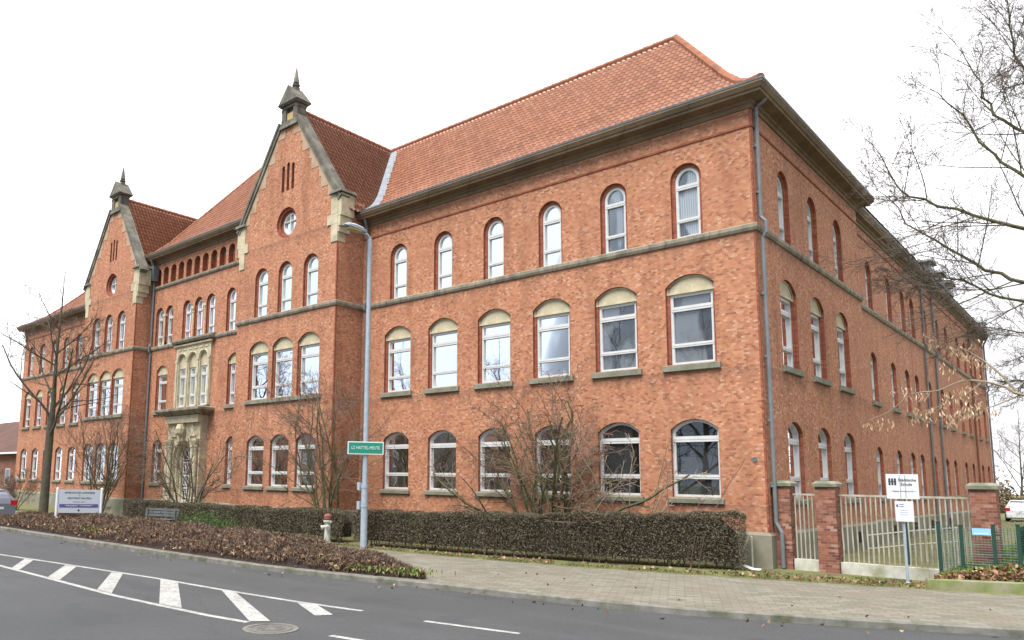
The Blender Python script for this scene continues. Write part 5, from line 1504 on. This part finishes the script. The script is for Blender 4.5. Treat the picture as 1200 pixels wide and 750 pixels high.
# ---- unseen conifers added right of the yard, to darken the side windows' reflections
NEEDLE = leafy('conifer_needles', [(0, (.018, .03, .012)), (.6, (.035, .055, .02)), (1, (.06, .08, .03))])
for k, (x, y, h) in enumerate(((23, 22, 13), (24, 31, 15), (25, 41, 14), (26, 52, 15), (21, 64, 12))):
    t = thing('conifer', ('unseen dark conifer added right of the yard, nearest the street', 'unseen dark conifer added right of the yard, second from the street', 'unseen dark conifer added right of the yard, third from the street', 'unseen dark conifer added right of the yard, fourth from the street', 'unseen dark conifer added right of the yard, farthest from the street')[k], 'tree', (x, y, 0), 0, 'unseen conifers added right of the yard')
    m = MB(); m.tube([(0, 0, -.1), (.05, 0, h * .5), (0, 0, h)], .28, .03, 8); m.build('trunk', BARK, t)
    n = 6000; z = h * (.06 + .94 * RS.rand(n) ** 1.4); R_ = (h - z) * .27 * (.55 + .45 * RS.rand(n)) * (1 + .18 * np.sin(z * 5)); a = RS.rand(n) * 2 * PI
    link('crown', quads_mesh('crown', leaf_quads(np.stack([R_ * np.cos(a), R_ * np.sin(a), z - R_ * .25], 1), .7, .22), NEEDLE), t)

# ================================================================== neighbouring house at the far left
nh = thing('brick_house', 'low red brick house with tiled roof beyond the left end of the school', 'house', (-74, 5, 0))
ROOFD = rough_mat('old_roof_tile', (.085, .045, .036), (.12, .06, .045), 1.2, c3=(.07, .042, .034))
m = MB(); m.box(-16, 13, 0, 9, 0, 4.35); m.build('wall', BRICK_PILLAR, nh)
m = MB(); m.face([(-16.5, -.5, 4.2), (13.5, -.5, 4.2), (13.5, 4.5, 8.0), (-16.5, 4.5, 8.0)]); m.face([(-16.5, 4.5, 8.0), (13.5, 4.5, 8.0), (13.5, 9.5, 4.2), (-16.5, 9.5, 4.2)])
m.face([(13, 0, 4.35), (13, 9, 4.35), (13, 4.5, 7.75)]); m.face([(-16, 0, 4.35), (-16, 4.5, 7.75), (-16, 9, 4.35)]); m.build('roof', ROOFD, nh)
m = MB(); m.box(-16.5, 13.5, -.62, -.48, 4.08, 4.24); m.build('gutter', SIGN_WHITE, nh)
for x in (-13, -9, -5, -1, 3, 7, 11):
    m = MB(); m.box(x - .6, x + .6, -.02, .05, 1.1, 2.7); w = m.build('window', WHITE, nh)
    m = MB(); m.box(x - .52, x + .52, -.025, -.021, 1.18, 2.62); m.build('pane', GL_DARK, w)

# ================================================================== parked cars
def car(label, x, y, rz, paint, z=-.008):
    t = thing('parked_car', label, 'car', (x, y, z), rz)
    ST = [(-2.05, .42, .70, .80, .80, .70), (-1.98, .24, .92, .98, .84, .72), (-1.75, .20, .98, 1.22, .87, .66), (-1.35, .20, 1.0, 1.44, .88, .60), (-.4, .20, .98, 1.50, .89, .60), (.35, .20, .95, 1.42, .89, .60), (1.0, .20, .92, 1.02, .88, .66), (1.7, .22, .80, .86, .84, .66), (2.05, .34, .62, .66, .70, .55)]
    m = MB(); R = []
    for xx, zb, zm, zt, w, wt in ST:
        R.append([(xx, -w * .92, zb), (xx, -w, (zb + zm) / 2), (xx, -w * .97, zm), (xx, -wt, zt - .03), (xx, -wt * .8, zt), (xx, wt * .8, zt), (xx, wt, zt - .03), (xx, w * .97, zm), (xx, w, (zb + zm) / 2), (xx, w * .92, zb)])
    for A, B in zip(R, R[1:]):
        for j in range(10): m.face([A[j], B[j], B[(j + 1) % 10], A[(j + 1) % 10]])
    m.face(R[0]); m.face(R[-1][::-1]); m.build('body', paint, t, smooth=False)
    def side(i, j, a, b, name):
        for s in (-1, 1):
            w = MB(); q = []
            for k, f in ((i, a), (j, a), (j, b), (i, b)):
                xx, zb, zm, zt, ww, wt = ST[k]; z0, z1 = zm + .03, zt - .07
                yy = ww * .97 + (wt - ww * .97) * f; q.append((xx + (.06 if k == i else -.06), s * (yy + .012), z0 + (z1 - z0) * f))
            w.face(q if s < 0 else q[::-1]); w.build(name, GL_DARK, t)
    side(2, 4, 0, 1, 'side_window'); side(4, 6, 0, .92, 'side_window')
    w = MB(); w.face([(-2.0, -.62, 1.0), (-1.83, .0, 1.0), (-2.0, .62, 1.0), (-1.40, .54, 1.43), (-1.40, -.54, 1.43)] if False else [(-1.96, .66, 1.01), (-1.96, -.66, 1.01), (-1.41, -.54, 1.44), (-1.41, .54, 1.44)]); w.build('rear_window', GL_DARK, t)
    w = MB(); w.face([(1.05, -.62, 1.05), (1.05, .62, 1.05), (.40, .54, 1.42), (.40, -.54, 1.42)]); w.build('windscreen', GL_DARK, t)
    tl = mat('tail_light', (.45, .012, .012), .2, .5)
    for s in (-1, 1):
        w = MB(); w.box(-2.06, -1.86, s * .72 - .15, s * .72 + .15, .74, .96); w.build('tail_light', tl, t)
        w = MB(); w.box(1.9, 2.03, s * .55 - .14, s * .55 + .14, .58, .70); w.build('headlight', SIGN_WHITE, t)
    w = MB(); w.box(-2.10, -1.9, -.80, .80, .30, .52); w.build('rear_bumper', paint, t)
    w = MB(); w.box(-2.112, -2.102, -.26, .26, .55, .66); w.build('number_plate', SIGN_WHITE, t)
    for xx in (-1.28, 1.28):
        for s in (-1, 1):
            wv = MB(); wv.lathe([(.20, -.09), (.32, -.10), (.33, -.05), (.33, .05), (.32, .10), (.20, .09)], 18)
            wo = wv.build('tyre', BLACK, t, (xx, s * .80, .33)); wo.rotation_euler = (PI / 2, 0, 0)
            rm = MB(); rm.lathe([(.19, -.097), (.19, .097)], 14); rm.build('rim', GALV, wo)
    return t
SILVER = mat('silver_car_paint', (.20, .22, .26), .3, .6, .5)
WHITEC = mat('white_car_paint', (.72, .73, .74), .3, .6)
car('silver hatchback seen from behind, parked at the left edge of the picture', -33.3, -9.1, PI, SILVER)
car('white car parked far behind the yard at the right edge', 1.0, 49.5, math.radians(93), WHITEC)

# ================================================================== across the street, unseen: houses added to darken the pane reflections, and bare trees
RENDER_G = rough_mat('grey_render', (.10, .10, .09), (.14, .135, .125), 1.0)
RENDER_O = rough_mat('brown_render', (.085, .075, .06), (.12, .105, .085), 1.0)
def added_house(label, x, y, w, d, h, hr, material):
    t = thing('added_house', label, 'house', (x, y, 0), 0, 'unseen houses added across the street')
    m = MB(); m.box(-w / 2, w / 2, -d, 0, -.2, h); m.face([(-w / 2, -d, h), (-w / 2, 0, h), (-w / 2, -d / 2, h + hr)]); m.face([(w / 2, -d, h), (w / 2, 0, h), (w / 2, -d / 2, h + hr)]); m.build('wall', material, t)
    m = MB(); m.face([(-w / 2 - .4, .4, h - .15), (w / 2 + .4, .4, h - .15), (w / 2 + .4, -d / 2, h + hr + .1), (-w / 2 - .4, -d / 2, h + hr + .1)]); m.face([(-w / 2 - .4, -d - .4, h - .15), (w / 2 + .4, -d - .4, h - .15), (w / 2 + .4, -d / 2, h + hr + .1), (-w / 2 - .4, -d / 2, h + hr + .1)]); m.build('roof', ROOFD, t)
    n = int(w / 2.4)
    for k in range(n):
        for z in (1.0, 3.9):
            xx = -w / 2 + (k + .5) * w / n; f = MB(); f.box(xx - .6, xx + .6, -.03, .03, z, z + 1.5); fo = f.build('window', WHITE, t)
            p = MB(); p.box(xx - .52, xx + .52, .031, .036, z + .08, z + 1.42); p.build('pane', GL_DARK, fo)
    return t
added_house('unseen grey rendered house with tiled roof, added across the street opposite the entrance', -58, -40, 18, 10, 6.2, 4.2, RENDER_G)
added_house('unseen brown rendered house with tiled roof, added across the street opposite the right wing', -34, -41, 15, 10, 6.0, 4.4, RENDER_O)
added_house('unseen brick house with tiled roof, added across the street farthest left', -84, -39, 18, 10, 6.2, 4.4, BRICK_PILLAR)
for k, (x, y, h, lab) in enumerate(((-14.5, -31, 15, 'bare tree across the street, opposite the school corner'), (-22, -33, 17, 'bare tree across the street beside the brown house'), (-33, -32, 15, 'bare tree across the street before the brown house'), (-45, -32, 16, 'bare tree across the street between the grey and brown houses'), (-62, -33, 15, 'bare tree across the street before the grey house'))):
    small_tree('bare_tree', lab, x, y, h, 90 + k, fork=3.2, r0=.3, group='bare trees across the street', limbs=13)
